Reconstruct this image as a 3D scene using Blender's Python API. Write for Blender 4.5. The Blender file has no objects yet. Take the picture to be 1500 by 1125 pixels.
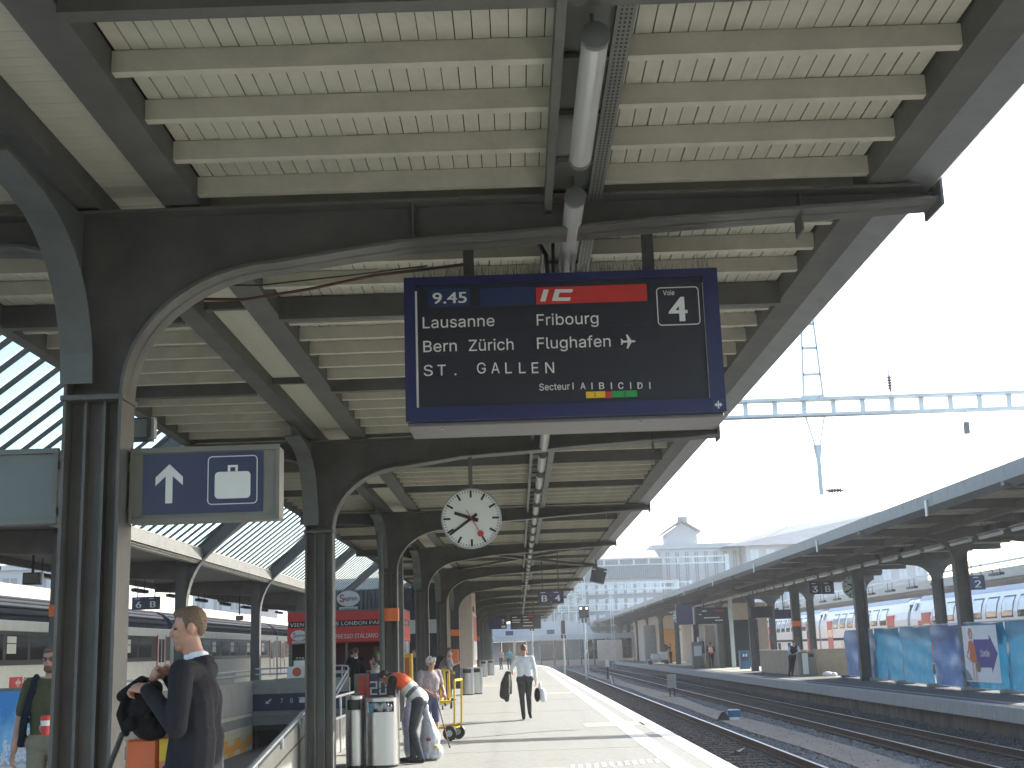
import bpy, bmesh, math, random
import numpy as np
from mathutils import Vector, Matrix
random.seed(7); rng = np.random.default_rng(7)
SC = bpy.context.scene
COL = SC.collection
R = math.radians

# ------------------------------------------------------------------ camera
F_PX, W_PX, H_PX = 1850.0, 1500.0, 1125.0
CAM_H = 1.62
ey = Vector((759-750, -(952-562.5), F_PX)).normalized()      # platform direction in camera axes (x right, y up, z ahead)
ex = Vector((1, .033, -(ey[0]+ey[1]*.033)/ey[2])).normalized()
ez = Vector((ey[1]*ex[2]-ey[2]*ex[1], ey[2]*ex[0]-ey[0]*ex[2], ey[0]*ex[1]-ey[1]*ex[0]))
if ez[1] < 0: ez = -ez
cam = bpy.data.cameras.new('camera'); cam_o = bpy.data.objects.new('camera', cam); COL.objects.link(cam_o)
rot = Matrix(((ex[0], ex[1], -ex[2]), (ey[0], ey[1], -ey[2]), (ez[0], ez[1], -ez[2])))
cam_o.matrix_world = Matrix.Translation((0, 0, CAM_H)) @ rot.to_4x4()
cam.sensor_width = 36; cam.lens = 36*F_PX/W_PX; cam.clip_start = .05; cam.clip_end = 3000
SC.camera = cam_o

# ------------------------------------------------------------------ light
SUN_AZ, SUN_EL = 52, 30
world = bpy.data.worlds.new('World'); SC.world = world; world.use_nodes = True
nt = world.node_tree; bg = nt.nodes['Background']
sky = nt.nodes.new('ShaderNodeTexSky'); sky.sky_type = 'NISHITA'; sky.sun_disc = False
sky.sun_elevation = R(SUN_EL); sky.sun_rotation = R(SUN_AZ); sky.air_density = 1.0; sky.dust_density = 2.0; sky.ozone_density = 1.0
nt.links.new(sky.outputs[0], bg.inputs[0]); bg.inputs[1].default_value = .15
sun = bpy.data.lights.new('sun', 'SUN'); sun.energy = 3.5; sun.angle = R(.53); sun.color = (1, .965, .91)
sun_o = bpy.data.objects.new('sun', sun); COL.objects.link(sun_o)
sd = Vector((math.sin(R(SUN_AZ))*math.cos(R(SUN_EL)), math.cos(R(SUN_AZ))*math.cos(R(SUN_EL)), math.sin(R(SUN_EL))))
sun_o.rotation_euler = sd.to_track_quat('Z', 'Y').to_euler(); sun_o.location = sd*60
vs = SC.view_settings
vs.view_transform = 'Standard'; vs.look = 'None'; vs.gamma = 1; vs.use_curve_mapping = False
vs.exposure = 1.8
SC.render.engine = 'CYCLES'
cy = SC.cycles
cy.use_denoising = True; cy.max_bounces = 8; cy.diffuse_bounces = 5; cy.glossy_bounces = 4; cy.transparent_max_bounces = 16
cy.use_adaptive_sampling = True; cy.adaptive_threshold = .02
cy.sample_clamp_indirect = 6; cy.caustics_reflective = False; cy.caustics_refractive = False

# ------------------------------------------------------------------ materials
MATS = {}
def mat(name, col, rough=.6, metal=0, var=.12, scale=6, bump=0, bscale=40, spec=.5, streak=None, dirt=None):
    """procedural: base colour broken up by two noises, optional streaks (stretched noise) and dirt blotches of their own colour"""
    if name in MATS: return MATS[name]
    m = bpy.data.materials.new(name); m.use_nodes = True
    t = m.node_tree; N = t.nodes; L = t.links; b = N['Principled BSDF']
    b.inputs['Roughness'].default_value = rough; b.inputs['Metallic'].default_value = metal
    b.inputs['Specular IOR Level'].default_value = spec
    tc = N.new('ShaderNodeTexCoord')
    n1 = N.new('ShaderNodeTexNoise'); n1.inputs['Scale'].default_value = scale; n1.inputs['Detail'].default_value = 8; n1.inputs['Roughness'].default_value = .62
    src = tc.outputs['Object']
    if streak:
        mp = N.new('ShaderNodeMapping'); mp.inputs['Scale'].default_value = streak; L.new(src, mp.inputs[0]); src = mp.outputs[0]
    L.new(src, n1.inputs['Vector'])
    rp = N.new('ShaderNodeValToRGB'); c = np.array(col)
    rp.color_ramp.elements[0].position = .3; rp.color_ramp.elements[1].position = .72
    rp.color_ramp.elements[0].color = (*np.clip(c*(1-var), 0, 1), 1); rp.color_ramp.elements[1].color = (*np.clip(c*(1+var), 0, 1), 1)
    L.new(n1.outputs[0], rp.inputs[0]); out = rp.outputs[0]
    if dirt:
        n2 = N.new('ShaderNodeTexNoise'); n2.inputs['Scale'].default_value = dirt[1]; n2.inputs['Detail'].default_value = 9; n2.inputs['Roughness'].default_value = .7
        L.new(src, n2.inputs['Vector'])
        r2 = N.new('ShaderNodeValToRGB'); r2.color_ramp.elements[0].position = dirt[2]; r2.color_ramp.elements[1].position = dirt[2]+.18
        L.new(n2.outputs[0], r2.inputs[0])
        mx = N.new('ShaderNodeMix'); mx.data_type = 'RGBA'; L.new(r2.outputs[0], mx.inputs['Factor']); L.new(out, mx.inputs[6]); mx.inputs[7].default_value = (*dirt[0], 1); out = mx.outputs[2]
    L.new(out, b.inputs['Base Color'])
    if bump:
        n3 = N.new('ShaderNodeTexNoise'); n3.inputs['Scale'].default_value = bscale; n3.inputs['Detail'].default_value = 6
        L.new(src, n3.inputs['Vector']); bp = N.new('ShaderNodeBump'); bp.inputs['Strength'].default_value = bump; bp.inputs['Distance'].default_value = .02
        L.new(n3.outputs[0], bp.inputs['Height']); L.new(bp.outputs[0], b.inputs['Normal'])
    MATS[name] = m; return m
def emit(name, col, s):
    m = mat(name, col); b = m.node_tree.nodes['Principled BSDF']; b.inputs['Emission Color'].default_value = (*col, 1); b.inputs['Emission Strength'].default_value = s; return m
def thin_glass(name, tint, gloss=.12, rough=.05):
    m = bpy.data.materials.new(name); m.use_nodes = True; t = m.node_tree; N = t.nodes; L = t.links
    N.remove(N['Principled BSDF']); o = N['Material Output']
    tr = N.new('ShaderNodeBsdfTransparent'); gl = N.new('ShaderNodeBsdfGlossy'); gl.inputs['Roughness'].default_value = rough
    ns = N.new('ShaderNodeTexNoise'); ns.inputs['Scale'].default_value = 1.3
    rp = N.new('ShaderNodeValToRGB'); rp.color_ramp.elements[0].color = (*[c*.86 for c in tint], 1); rp.color_ramp.elements[1].color = (*tint, 1)
    L.new(ns.outputs[0], rp.inputs[0]); L.new(rp.outputs[0], tr.inputs[0])
    mx = N.new('ShaderNodeMixShader'); mx.inputs[0].default_value = gloss; L.new(tr.outputs[0], mx.inputs[1]); L.new(gl.outputs[0], mx.inputs[2]); L.new(mx.outputs[0], o.inputs[0])
    MATS[name] = m; return m

M = dict(
 steel=mat('dark_steel_paint', (.108,.108,.097), .55, 0, .22, 3, .15, 60, dirt=((.11,.09,.07), 2.2, .62)),
 steel2=mat('grey_green_steel_paint', (.115,.128,.12), .5, 0, .18, 3, .1, 60),
 cream=mat('cream_painted_boards', (.49,.48,.395), .7, 0, .1, 5, .12, 30, dirt=((.38,.36,.28), 3.5, .66)),
 creamb=mat('cream_painted_purlins', (.50,.485,.40), .7, 0, .13, 5, .1, 30, dirt=((.42,.39,.30), 2.5, .64)),
 soffit=mat('cream_soffit_boards', (.52,.51,.42), .65, 0, .07, 7, .08, 40),
 gap=mat('roof_felt', (.03,.028,.025), .9),
 zinc=mat('zinc_gutter', (.36,.38,.38), .45, .3, .12, 4, dirt=((.22,.23,.23), 3, .6)),
 gutterz=mat('canopy_gutter', (.17,.185,.19), .5, .2, .12, 4, dirt=((.11,.115,.115), 3, .6)),
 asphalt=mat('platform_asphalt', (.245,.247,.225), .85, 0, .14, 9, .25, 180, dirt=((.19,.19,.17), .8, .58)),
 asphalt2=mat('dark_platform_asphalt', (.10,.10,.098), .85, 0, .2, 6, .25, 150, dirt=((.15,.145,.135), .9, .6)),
 patch=mat('pale_asphalt_and_sunlight', (.36,.35,.28), .85, 0, .1, 9, .2, 150),  # pale asphalt, also used as painted sunlight on the opposite platform
 white=mat('white_marking_paint', (.74,.74,.70), .6, 0, .08, 12, dirt=((.45,.44,.4), 7, .66)),
 concrete=mat('concrete', (.34,.335,.30), .85, 0, .14, 4, .25, 70, dirt=((.22,.21,.18), 1.8, .6)),
 kerb=mat('kerb_concrete', (.36,.36,.34), .85, 0, .12, 5, .25, 60, dirt=((.23,.22,.2), 3, .6)),
 stained=mat('rust_stained_concrete', (.14,.115,.09), .9, 0, .3, 3, .35, 40, streak=(1,1,.35), dirt=((.06,.05,.042), 1.4, .52)),
 ballast=mat('ballast', (.09,.085,.08), .9, 0, .35, 30, .6, 60, dirt=((.15,.12,.09), 2, .62)),
 stone=mat('ballast_stone', (.17,.168,.165), .85, 0, .5, 3, .3, 50),
 stone2=mat('oily_ballast_stone', (.07,.064,.06), .85, 0, .4, 3, .3, 50),
 path=mat('sandy_track_path', (.20,.175,.14), .9, 0, .2, 4, .3, 60),
 rust=mat('rusty_rail_side', (.075,.045,.03), .8, 0, .3, 12),
 rail=mat('polished_rail_head', (.42,.42,.43), .28, .9, .1, 10),
 sleeper=mat('oiled_sleeper', (.055,.045,.036), .9, 0, .3, 8, .3, 40, streak=(1,6,6)),
 alu=mat('brushed_aluminium', (.50,.51,.50), .3, 1, .1, 5, .05, 200, streak=(1,1,.05)),
 galv=mat('galvanised_steel', (.50,.52,.52), .45, .6, .14, 6),
 tubep=mat('lamp_diffuser', (.72,.74,.74), .12, 0, .05, 4, spec=.8),
 navy=mat('navy_enamel', (.012,.018,.085), .4, 0, .1, 5),
 navy2=mat('sign_navy', (.024,.032,.085), .4, 0, .08, 5),
 board=mat('flap_board_black', (.012,.014,.024), .45, 0, .2, 4),
 flap=mat('flap_blue', (.014,.032,.10), .4, 0, .15, 4),
 signgrey=mat('sign_frame_grey', (.17,.168,.14), .5, 0, .1, 4, dirt=((.10,.095,.08), 5, .68)),
 signback=mat('sign_back_grey', (.16,.185,.165), .5, 0, .08, 3),
 letter=mat('white_lettering', (.70,.72,.68), .55, 0, .04, 9),
 red=mat('red_enamel', (.55,.035,.03), .4, 0, .08, 5),
 redk=mat('kiosk_red', (.60,.05,.045), .5, 0, .08, 3),
 black=mat('black_plastic', (.018,.018,.018), .5, 0, .2, 8),
 yellow=mat('yellow_paint', (.75,.48,.02), .45, 0, .1, 5),
 green=mat('sign_green', (.02,.32,.06), .5),
 orange=mat('orange_enamel', (.62,.13,.03), .45, 0, .1, 4),
 orangeband=mat('orange_band', (.75,.17,.03), .5, 0, .1, 5),
 clockface=mat('clock_face', (.72,.75,.70), .5, 0, .03, 3),
 traincream=mat('train_cream', (.74,.75,.63), .4, 0, .07, 2, dirt=((.42,.41,.34), 1.2, .68)),
 trainroof=mat('train_roof', (.045,.048,.053), .85, 0, .2, 2, spec=.1, streak=(1,.2,1)),
 darkglass=mat('dark_window_glass', (.022,.024,.026), .08, 0, .3, 2, spec=.9),
 trainwhite=mat('train_white', (.74,.74,.72), .3, 0, .05, 2),
 traingrey=mat('train_silver_roof', (.24,.28,.34), .4, .2, .1, 2),
 skyglass=mat('painted_reflection_glass', (.50,.56,.60), .06, 0, .15, 2, spec=.9),  # pale blue base colour paints reflected sky into the glass
 tile=mat('cream_wall_tile', (.60,.58,.44), .35, 0, .07, 5),
 tileo=mat('orange_wall_tile', (.80,.38,.06), .35, 0, .07, 5),
 beige=mat('beige_render', (.56,.46,.36), .85, 0, .07, 3, .1, 80, dirt=((.44,.36,.28), 1.5, .66)),
 beigewall=mat('beige_parapet', (.42,.34,.24), .85, 0, .1, 3, .2, 60, dirt=((.3,.24,.17), 1.2, .62)),
 blacksheet_shade=mat('black_sheet_and_shade', (.012,.018,.015), .6),  # black door sheet, also painted shade in the stair passage
 wood=mat('orange_wood', (.50,.24,.06), .5, 0, .15, 4, streak=(8,8,1)),
 tarpa=mat('blue_tarpaulin', (.03,.175,.31), .38, 0, .16, 2, .5, 9),
 tarpb=mat('violet_blue_tarpaulin', (.05,.115,.27), .36, 0, .18, 2, .6, 7),
 cladding=mat('dark_ribbed_cladding', (.06,.062,.06), .6, 0, .2, 3),
 facade=mat('pale_facade', (.44,.455,.45), .8, 0, .07, .4),
 facade2=mat('blue_grey_facade', (.25,.275,.28), .6, 0, .12, .3),
 roofgrey=mat('slate_roof', (.19,.205,.215), .7, 0, .12, .5, streak=(1,4,1)),
 roofred=mat('faded_tile_roof', (.40,.27,.22), .8, 0, .15, .6),
 scaffold=mat('scaffold_tube', (.45,.52,.55), .5, .3, .1, 3),
 pinkfascia=mat('pink_beige_fascia', (.52,.38,.32), .7, 0, .08, 1),
 paper=mat('poster_paper', (.80,.81,.82), .5, 0, .04, 3),
 violet=mat('poster_violet', (.075,.055,.28), .5),
 skin=mat('skin', (.46,.25,.17), .55, 0, .1, 14), lip=mat('lips', (.36,.14,.11), .5), eye=mat('dark_eye', (.03,.025,.02), .3),
 pole=mat('pale_gantry_paint', (.60,.64,.63), .5, .2, .1, 3),
)
M['glass'] = thin_glass('skylight_glass', (.84,.93,.94), .02)
M['darkframe'] = mat('window_frame_dark', (.03,.032,.036), .5)
M['underpanel'] = mat('board_under_panel', (.13,.125,.125), .5)
M['trough'] = mat('lamp_trough_grey', (.15,.16,.14), .6, 0, .12, 3)
M['clearplastic'] = thin_glass('clear_plastic', (.9,.93,.97), .18, .25)
M['lampclear'] = thin_glass('lamp_clear_plastic', (.80,.82,.81), .3, .22)
t_ = M['lampclear'].node_tree; df = t_.nodes.new('ShaderNodeBsdfDiffuse'); df.inputs[0].default_value = (.8,.82,.8,1); m0 = t_.nodes['Material Output'].inputs[0].links[0].from_socket
mx_ = t_.nodes.new('ShaderNodeMixShader'); mx_.inputs[0].default_value = .42; t_.links.new(m0, mx_.inputs[1]); t_.links.new(df.outputs[0], mx_.inputs[2]); t_.links.new(mx_.outputs[0], t_.nodes['Material Output'].inputs[0])
M['shopglass'] = thin_glass('dark_shop_glass', (.22,.26,.25), .08)
def cloth(name, col, var=.15, scale=9): return mat('cloth_'+name, col, .9, 0, var, scale, .9, 7, spec=.2)

# ------------------------------------------------------------------ mesh helpers
class MB:
    def __init__(s): s.v = []; s.f = []; s.m = []
    def add(s, vs, fs, mi=0):
        o = len(s.v); s.v += [tuple(map(float, p)) for p in vs]; s.f += [tuple(i+o for i in f) for f in fs]; s.m += [mi]*len(fs); return s
    def box(s, x0, x1, y0, y1, z0, z1, mi=0):
        if x0 > x1: x0, x1 = x1, x0
        if y0 > y1: y0, y1 = y1, y0
        if z0 > z1: z0, z1 = z1, z0
        return s.add([(x0,y0,z0),(x1,y0,z0),(x1,y1,z0),(x0,y1,z0),(x0,y0,z1),(x1,y0,z1),(x1,y1,z1),(x0,y1,z1)],
              [(0,3,2,1),(4,5,6,7),(0,1,5,4),(1,2,6,5),(2,3,7,6),(3,0,4,7)], mi)
    def bevbox(s, x0, x1, y0, y1, z0, z1, b=.01, mi=0):
        """box with chamfered vertical and horizontal edges (two stacked insets)"""
        def ring(i, z): return [(x0+i,y0+b,z),(x0+b,y0+i,z),(x1-b,y0+i,z),(x1-i,y0+b,z),(x1-i,y1-b,z),(x1-b,y1-i,z),(x0+b,y1-i,z),(x0+i,y1-b,z)]
        v = ring(b, z0)+ring(0, z0+b)+ring(0, z1-b)+ring(b, z1); f = [tuple(range(7,-1,-1)), tuple(range(24,32))]
        for k in range(3):
            for i in range(8): j = (i+1) % 8; f.append((k*8+i, k*8+j, k*8+8+j, k*8+8+i))
        return s.add(v, f, mi)
    def prism(s, poly, axis, a, b, mi=0):
        """poly = 2D points; axis 'x' -> (y,z), 'y' -> (x,z), 'z' -> (x,y); extruded from a to b"""
        def P(p, t): return (t,p[0],p[1]) if axis == 'x' else (p[0],t,p[1]) if axis == 'y' else (p[0],p[1],t)
        n = len(poly); v = [P(p, a) for p in poly]+[P(p, b) for p in poly]
        f = [tuple(range(n)), tuple(range(2*n-1, n-1, -1))]+[(i, n+i, n+(i+1) % n, (i+1) % n) for i in range(n)]
        return s.add(v, f, mi)
    def strip(s, path, axis, a, b, t, mi=0):
        """plate of thickness t following a 2D path (offset to its left), extruded a..b along axis"""
        n = len(path); off = []
        for i in range(n):
            p0 = Vector(path[max(i-1,0)]); p1 = Vector(path[min(i+1,n-1)]); d = (p1-p0).normalized(); off.append((path[i][0]-d[1]*t, path[i][1]+d[0]*t))
        for i in range(n-1): s.prism([path[i], path[i+1], off[i+1], off[i]], axis, a, b, mi)
        return s
    def tube(s, pts, r, n=8, mi=0, cap=True):
        pts = [Vector(p) for p in pts]; rs = r if isinstance(r, (list, tuple)) else [r]*len(pts)
        o = []; up = None
        for i, p in enumerate(pts):
            d = (pts[min(i+1,len(pts)-1)]-pts[max(i-1,0)]).normalized()
            if up is None: up = Vector((0,0,1)) if abs(d.z) < .9 else Vector((1,0,0))
            a = d.cross(up); a = a.normalized() if a.length > 1e-4 else d.orthogonal().normalized(); b = a.cross(d).normalized(); up = b
            o += [p+(a*math.cos(2*math.pi*k/n)+b*math.sin(2*math.pi*k/n))*rs[i] for k in range(n)]
        f = [(i*n+k, i*n+(k+1) % n, (i+1)*n+(k+1) % n, (i+1)*n+k) for i in range(len(pts)-1) for k in range(n)]
        if cap: f += [tuple(range(n-1,-1,-1)), tuple(range((len(pts)-1)*n, len(pts)*n))]
        return s.add(o, f, mi)
    def lathe(s, prof, c=(0,0,0), n=24, mi=0, axis='z'):
        v = []
        for r, h in prof:
            for k in range(n):
                a = 2*math.pi*k/n; x, y = r*math.cos(a), r*math.sin(a)
                v.append((c[0]+x, c[1]+y, c[2]+h) if axis == 'z' else (c[0]+x, c[1]+h, c[2]+y) if axis == 'y' else (c[0]+h, c[1]+x, c[2]+y))
        f = [(i*n+k, i*n+(k+1) % n, (i+1)*n+(k+1) % n, (i+1)*n+k) for i in range(len(prof)-1) for k in range(n)]
        f += [tuple(range(n-1,-1,-1)), tuple(range((len(prof)-1)*n, len(prof)*n))]
        return s.add(v, f, mi)
    def bar(s, a, b, w, h=None, mi=0):
        """square bar between two points"""
        a, b = Vector(a), Vector(b); h = h or w; d = (b-a).normalized(); u = d.cross(Vector((0,0,1)))
        u = u.normalized() if u.length > 1e-3 else Vector((1,0,0)); q = u.cross(d).normalized(); u = u*w/2; q = q*h/2
        return s.add([a-u-q, a+u-q, a+u+q, a-u+q, b-u-q, b+u-q, b+u+q, b-u+q], [(0,3,2,1),(4,5,6,7),(0,1,5,4),(1,2,6,5),(2,3,7,6),(3,0,4,7)], mi)
    def ico(s, c, r, mi=0):
        bm = bmesh.new(); bmesh.ops.create_icosphere(bm, subdivisions=2, radius=1)
        rr = r if isinstance(r, (tuple, list)) else (r,)*3
        s.add([(c[0]+v.co.x*rr[0], c[1]+v.co.y*rr[1], c[2]+v.co.z*rr[2]) for v in bm.verts], [tuple(v.index for v in f.verts) for f in bm.faces], mi); bm.free(); return s
    def mesh(s, name, mats, org=(0,0,0), smooth=False):
        me = bpy.data.meshes.new(name); o = Vector(org)
        me.from_pydata([(a-o[0], b-o[1], c-o[2]) for a, b, c in s.v], [], s.f)
        mats = mats if isinstance(mats, (list, tuple)) else [mats]
        for q in mats: me.materials.append(q)
        if len(mats) > 1: me.polygons.foreach_set('material_index', s.m)
        bm = bmesh.new(); bm.from_mesh(me); bmesh.ops.recalc_face_normals(bm, faces=bm.faces[:]); bm.to_mesh(me); bm.free()
        if smooth:
            me.polygons.foreach_set('use_smooth', [True]*len(me.polygons))
            try: me.set_sharp_from_angle(angle=R(40))
            except Exception: pass
        me.update(); return me
    def build(s, name, mats, parent=None, smooth=False, org=None):
        if org is None: org = root_loc(parent) if parent else (0,0,0)
        return link(name, s.mesh(name, mats, org, smooth), parent)
def root_loc(o):
    l = Vector((0,0,0))
    while o is not None: l += o.location; o = o.parent
    return l
def link(name, me, parent=None, loc=None):
    o = bpy.data.objects.new(name, me); COL.objects.link(o)
    if parent is not None: o.parent = parent
    if loc is not None: o.location = loc
    return o
def tag(o, label=None, cat=None, group=None, kind=None):
    if label: o['label'] = label
    if cat: o['category'] = cat
    if group: o['group'] = group
    if kind: o['kind'] = kind
    return o
def thing(name, label, cat, loc=(0,0,0), group=None, rz=0):
    o = bpy.data.objects.new(name, None); COL.objects.link(o); o.empty_display_size = .2
    o.location = loc; o.rotation_euler.z = rz; return tag(o, label, cat, group)
KIDS = {}
def copy_tree(o, loc=None, label=None, parent=None):
    c = o.copy(); COL.objects.link(c)
    if loc is not None: c.location = loc
    if label: c['label'] = label
    if parent is not None: c.parent = parent
    for ch in [x for x in o.children]: copy_tree(ch, parent=c)
    return c
def box(name, m, parent, *a, bev=0):
    mb = MB(); mb.bevbox(*a, b=bev) if bev else mb.box(*a); return mb.build(name, m, parent)
def arc(cx, cz, rx, rz, a0, a1, n=10): return [(cx+rx*math.cos(R(a0+(a1-a0)*i/n)), cz+rz*math.sin(R(a0+(a1-a0)*i/n))) for i in range(n+1)]
def rrect(x0, x1, z0, z1, r, n=5):
    return arc(x1-r,z0+r,r,r,-90,0,n)+arc(x1-r,z1-r,r,r,0,90,n)+arc(x0+r,z1-r,r,r,90,180,n)+arc(x0+r,z0+r,r,r,180,270,n)

# lettering: flat meshes made from the built-in font, scaled to a cap height and a width
FONT = None
try:
    import os
    FONT = bpy.data.fonts.load(os.path.join(bpy.utils.system_resource('DATAFILES', path='fonts'), 'Inter.woff2'))   # ships with Blender
except Exception: FONT = None
def raw_text(s, space=1.0):
    cu = bpy.data.curves.new('lettering', 'FONT'); cu.body = s; cu.size = 1; cu.space_character = space; cu.resolution_u = 3; cu.extrude = .003
    if FONT: cu.font = FONT
    o = bpy.data.objects.new('lettering', cu); COL.objects.link(o)
    dg = bpy.context.evaluated_depsgraph_get(); me = bpy.data.meshes.new_from_object(o.evaluated_get(dg)); bpy.data.objects.remove(o); return me
def text_mesh(s, cap, width=None, bold=0.0, space=1.0):
    """flat letters, x from 0, cap height and width in metres; bold = extra stroke width as shifted layers"""
    global FONT
    fo = FONT; FONT = None if '4' in s else FONT; me = raw_text(s, space); hh = raw_text('H'); caph = max(v.co.y for v in hh.vertices); FONT = fo; xs = [v.co.x for v in me.vertices]; x0, x1 = min(xs), max(xs); k = cap/caph; kx = (width-2*bold*k if width else k*(x1-x0))/(x1-x0)
    bm = bmesh.new(); bm.from_mesh(me); base = bm.verts[:]
    for v in bm.verts: v.co = ((v.co.x-x0)*kx, v.co.y*k, v.co.z)
    if bold:
        src = bm.copy(); 
        for q in (1, 2):
            tmp = bpy.data.meshes.new('t'); src.to_mesh(tmp); n0 = len(bm.verts); bm.from_mesh(tmp); bpy.data.meshes.remove(tmp); bm.verts.ensure_lookup_table()
            for v in bm.verts[n0:]: v.co.x += bold*k*q; v.co.z += .0004*q
    bm.to_mesh(me); bm.free(); me.materials.clear(); return me
def text(s, x, y, z, cap, m, parent, width=None, bold=0.0, face='-y', space=1.0, name='lettering'):
    """(x,y,z) = world point of the lower left corner; face = way it looks"""
    me = text_mesh(s, cap, width, bold, space); me.materials.append(m)
    for v in me.vertices:
        a, b, c = v.co
        v.co = (a, -c, b) if face == '-y' else (c, a, b) if face == '+x' else (-c, -a, b)
    o = link(name, me, parent); o.location = Vector((x,y,z))-root_loc(parent); return o

def ordinal(n):
    w = ('first','second','third','fourth','fifth','sixth','seventh','eighth','ninth','tenth','eleventh','twelfth')
    return w[n-1] if n <= 12 else '%d%s' % (n, {1:'st',2:'nd',3:'rd'}.get(n % 10 if n % 100 not in (11,12,13) else 0, 'th'))

def translucent(m, amount=.55):
    t = m.node_tree; N = t.nodes; L = t.links; b = N['Principled BSDF']; o = N['Material Output']
    tr = N.new('ShaderNodeBsdfTranslucent'); src = b.inputs['Base Color'].links[0].from_socket; L.new(src, tr.inputs[0])
    mx = N.new('ShaderNodeMixShader'); mx.inputs[0].default_value = amount; L.new(b.outputs[0], mx.inputs[1]); L.new(tr.outputs[0], mx.inputs[2]); L.new(mx.outputs[0], o.inputs[0])
translucent(M['tarpa'], .22); translucent(M['tarpb'], .14)
# ================================================================== SETTING: ground, platforms, tracks
def struct(o): o['kind'] = 'structure'; return o
g = MB(); g.box(-700, 700, -300, 900, -1.6, -.95); struct(g.build('ground', M['ballast']))
Z_R = -.5                                        # rail head
g = MB(); g.box(3.06, 10.99, -14, 230, -.95, -.69); struct(g.build('track_bed', M['ballast']))
g = MB(); g.box(-26, -14.05, 6, 230, -.95, -.69); struct(g.build('track_bed', M['ballast']))
g = MB(); g.box(17.6, 32, 20, 230, -.95, -.69); struct(g.build('track_bed', M['ballast']))

# near platform: sheet with the stair opening (X -7.8..-3.3, Y 17..38) left out; its far end curves away with the track
def edge_x(y): return 2.85 if y < 108 else 2.85-(y-108)**2*.0011
pl = MB()
ys = list(np.arange(-14, 108, 12.2))+list(range(108, 172, 6))
for a, b in zip(ys[:-1], ys[1:]):
    pl.prism([(-3.3,a),(edge_x(a)-.2,a),(edge_x(b)-.2,b),(-3.3,b)], 'z', -.25, 0)
pl.box(-14, -3.302, -14, 17, -.25, 0); pl.box(-14, -7.802, 17.002, 38, -.25, 0); pl.box(-14, -3.302, 38.002, 170, -.25, 0)
pf = struct(pl.build('platform', M['asphalt']))
# edge: individual kerb stones with a white painted top
kst = MB(); kst.box(-.1, .2, 0, 1.985, -.26, .004); kme = kst.mesh('kerb_stone', M['white'])
for i in range(62):
    y = -14+i*2; o = link('kerb_stone', kme, pf); o.location = (2.65, y, 0)
ws = MB()
for i in range(11):
    a, b = 108+6*i-.01, 114+6*i; ws.prism([(edge_x(a)-.3,a),(edge_x(a),a),(edge_x(b),b),(edge_x(b)-.3,b)], 'z', -.26, .004)
ws.build('kerb_run', M['white'], pf)
fw = MB()
for a, b in zip(ys[:-1], ys[1:]): fw.prism([(edge_x(a)-.25,a),(edge_x(a)-.16,a),(edge_x(b)-.16,b),(edge_x(b)-.25,b)], 'z', -.95, -.27)
fw.build('platform_wall', M['stained'], pf)
# tactile guidance strip: six raised white ribs, then a square field of cross ribs
rib = MB()
for k in range(7): rib.box(2.0+.047*k, 2.0+.047*k+.03, -14, 108, .0, .006)
tag(rib.build('guidance_rib', M['white'], pf), kind='stuff')
dm = MB(); dm.prism([(0,0),(.055,0),(.085,.62),(.03,.62)], 'z', .0, .006); dme = dm.mesh('crossing_rib', M['white'])
for i in range(12): link('crossing_rib', dme, pf, (.66+i*.112, 17.95+.05*i, 0))
b = MB(); b.box(1.35, 2.62, 27.2, 28.6, .0, .004); b.build('pale_patch', M['patch'], pf)
b = MB(); b.box(.7, 1.95, 47.5, 49, .0, .004); b.build('pale_patch', M['patch'], pf)
b = MB(); b.box(-1.2, .66, 18.2, 18.32, .0, .004); b.build('joint_strip', M['patch'], pf)
for y in (21.5, 34.6, 42.3, 58):
    b = MB(); b.box(-3.2, 1.98, y, y+.03, .0, .003); b.build('joint_seam', M['concrete'], pf)

# tracks
def track(xc, y0, y1, label, n_single):
    t = thing('railway_track', label, 'track', (xc, y0, 0), 'railway tracks')
    for s in (-1, 1):
        x = xc+s*.752
        r = MB(); r.prism([(x-.06,Z_R-.16),(x+.06,Z_R-.16),(x+.06,Z_R-.14),(x+.012,Z_R-.12),(x+.012,Z_R-.04),(x+.034,Z_R-.03),(x+.034,Z_R-.004),(x-.034,Z_R-.004),(x-.034,Z_R-.03),(x-.012,Z_R-.04),(x-.012,Z_R-.12),(x-.06,Z_R-.14)], 'y', y0, y1)
        ro = r.build('rail', M['rust'], t)
        h = MB(); h.box(x-.03, x+.03, y0, y1, Z_R-.0035, Z_R); h.build('rail_head', M['rail'], ro)
    sm = MB(); sm.bevbox(-1.25, 1.25, -.12, .12, Z_R-.29, Z_R-.165, .012); sme = sm.mesh('sleeper', M['sleeper'])
    yy = y0+.3; k = 0; far = MB()
    while yy < y1:
        if 14 < yy and k < n_single: link('sleeper', sme, t, (0, yy-y0, 0)); k += 1
        else: far.box(xc-1.25, xc+1.25, yy-.12, yy+.12, Z_R-.29, Z_R-.165)
        yy += .62
    tag(far.build('sleepers', M['sleeper'], t), kind='stuff')
track(4.40, -13, 200, 'railway track directly beside the near platform edge', 150)
track(8.50, -13, 200, 'second railway track along the stained wall of the opposite platform', 150)
track(-15.6-.9, 8, 200, 'railway track under the cream and dark coaches on the left', 20)
track(27.5, 30, 200, 'railway track under the white double deck train', 20)

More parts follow.
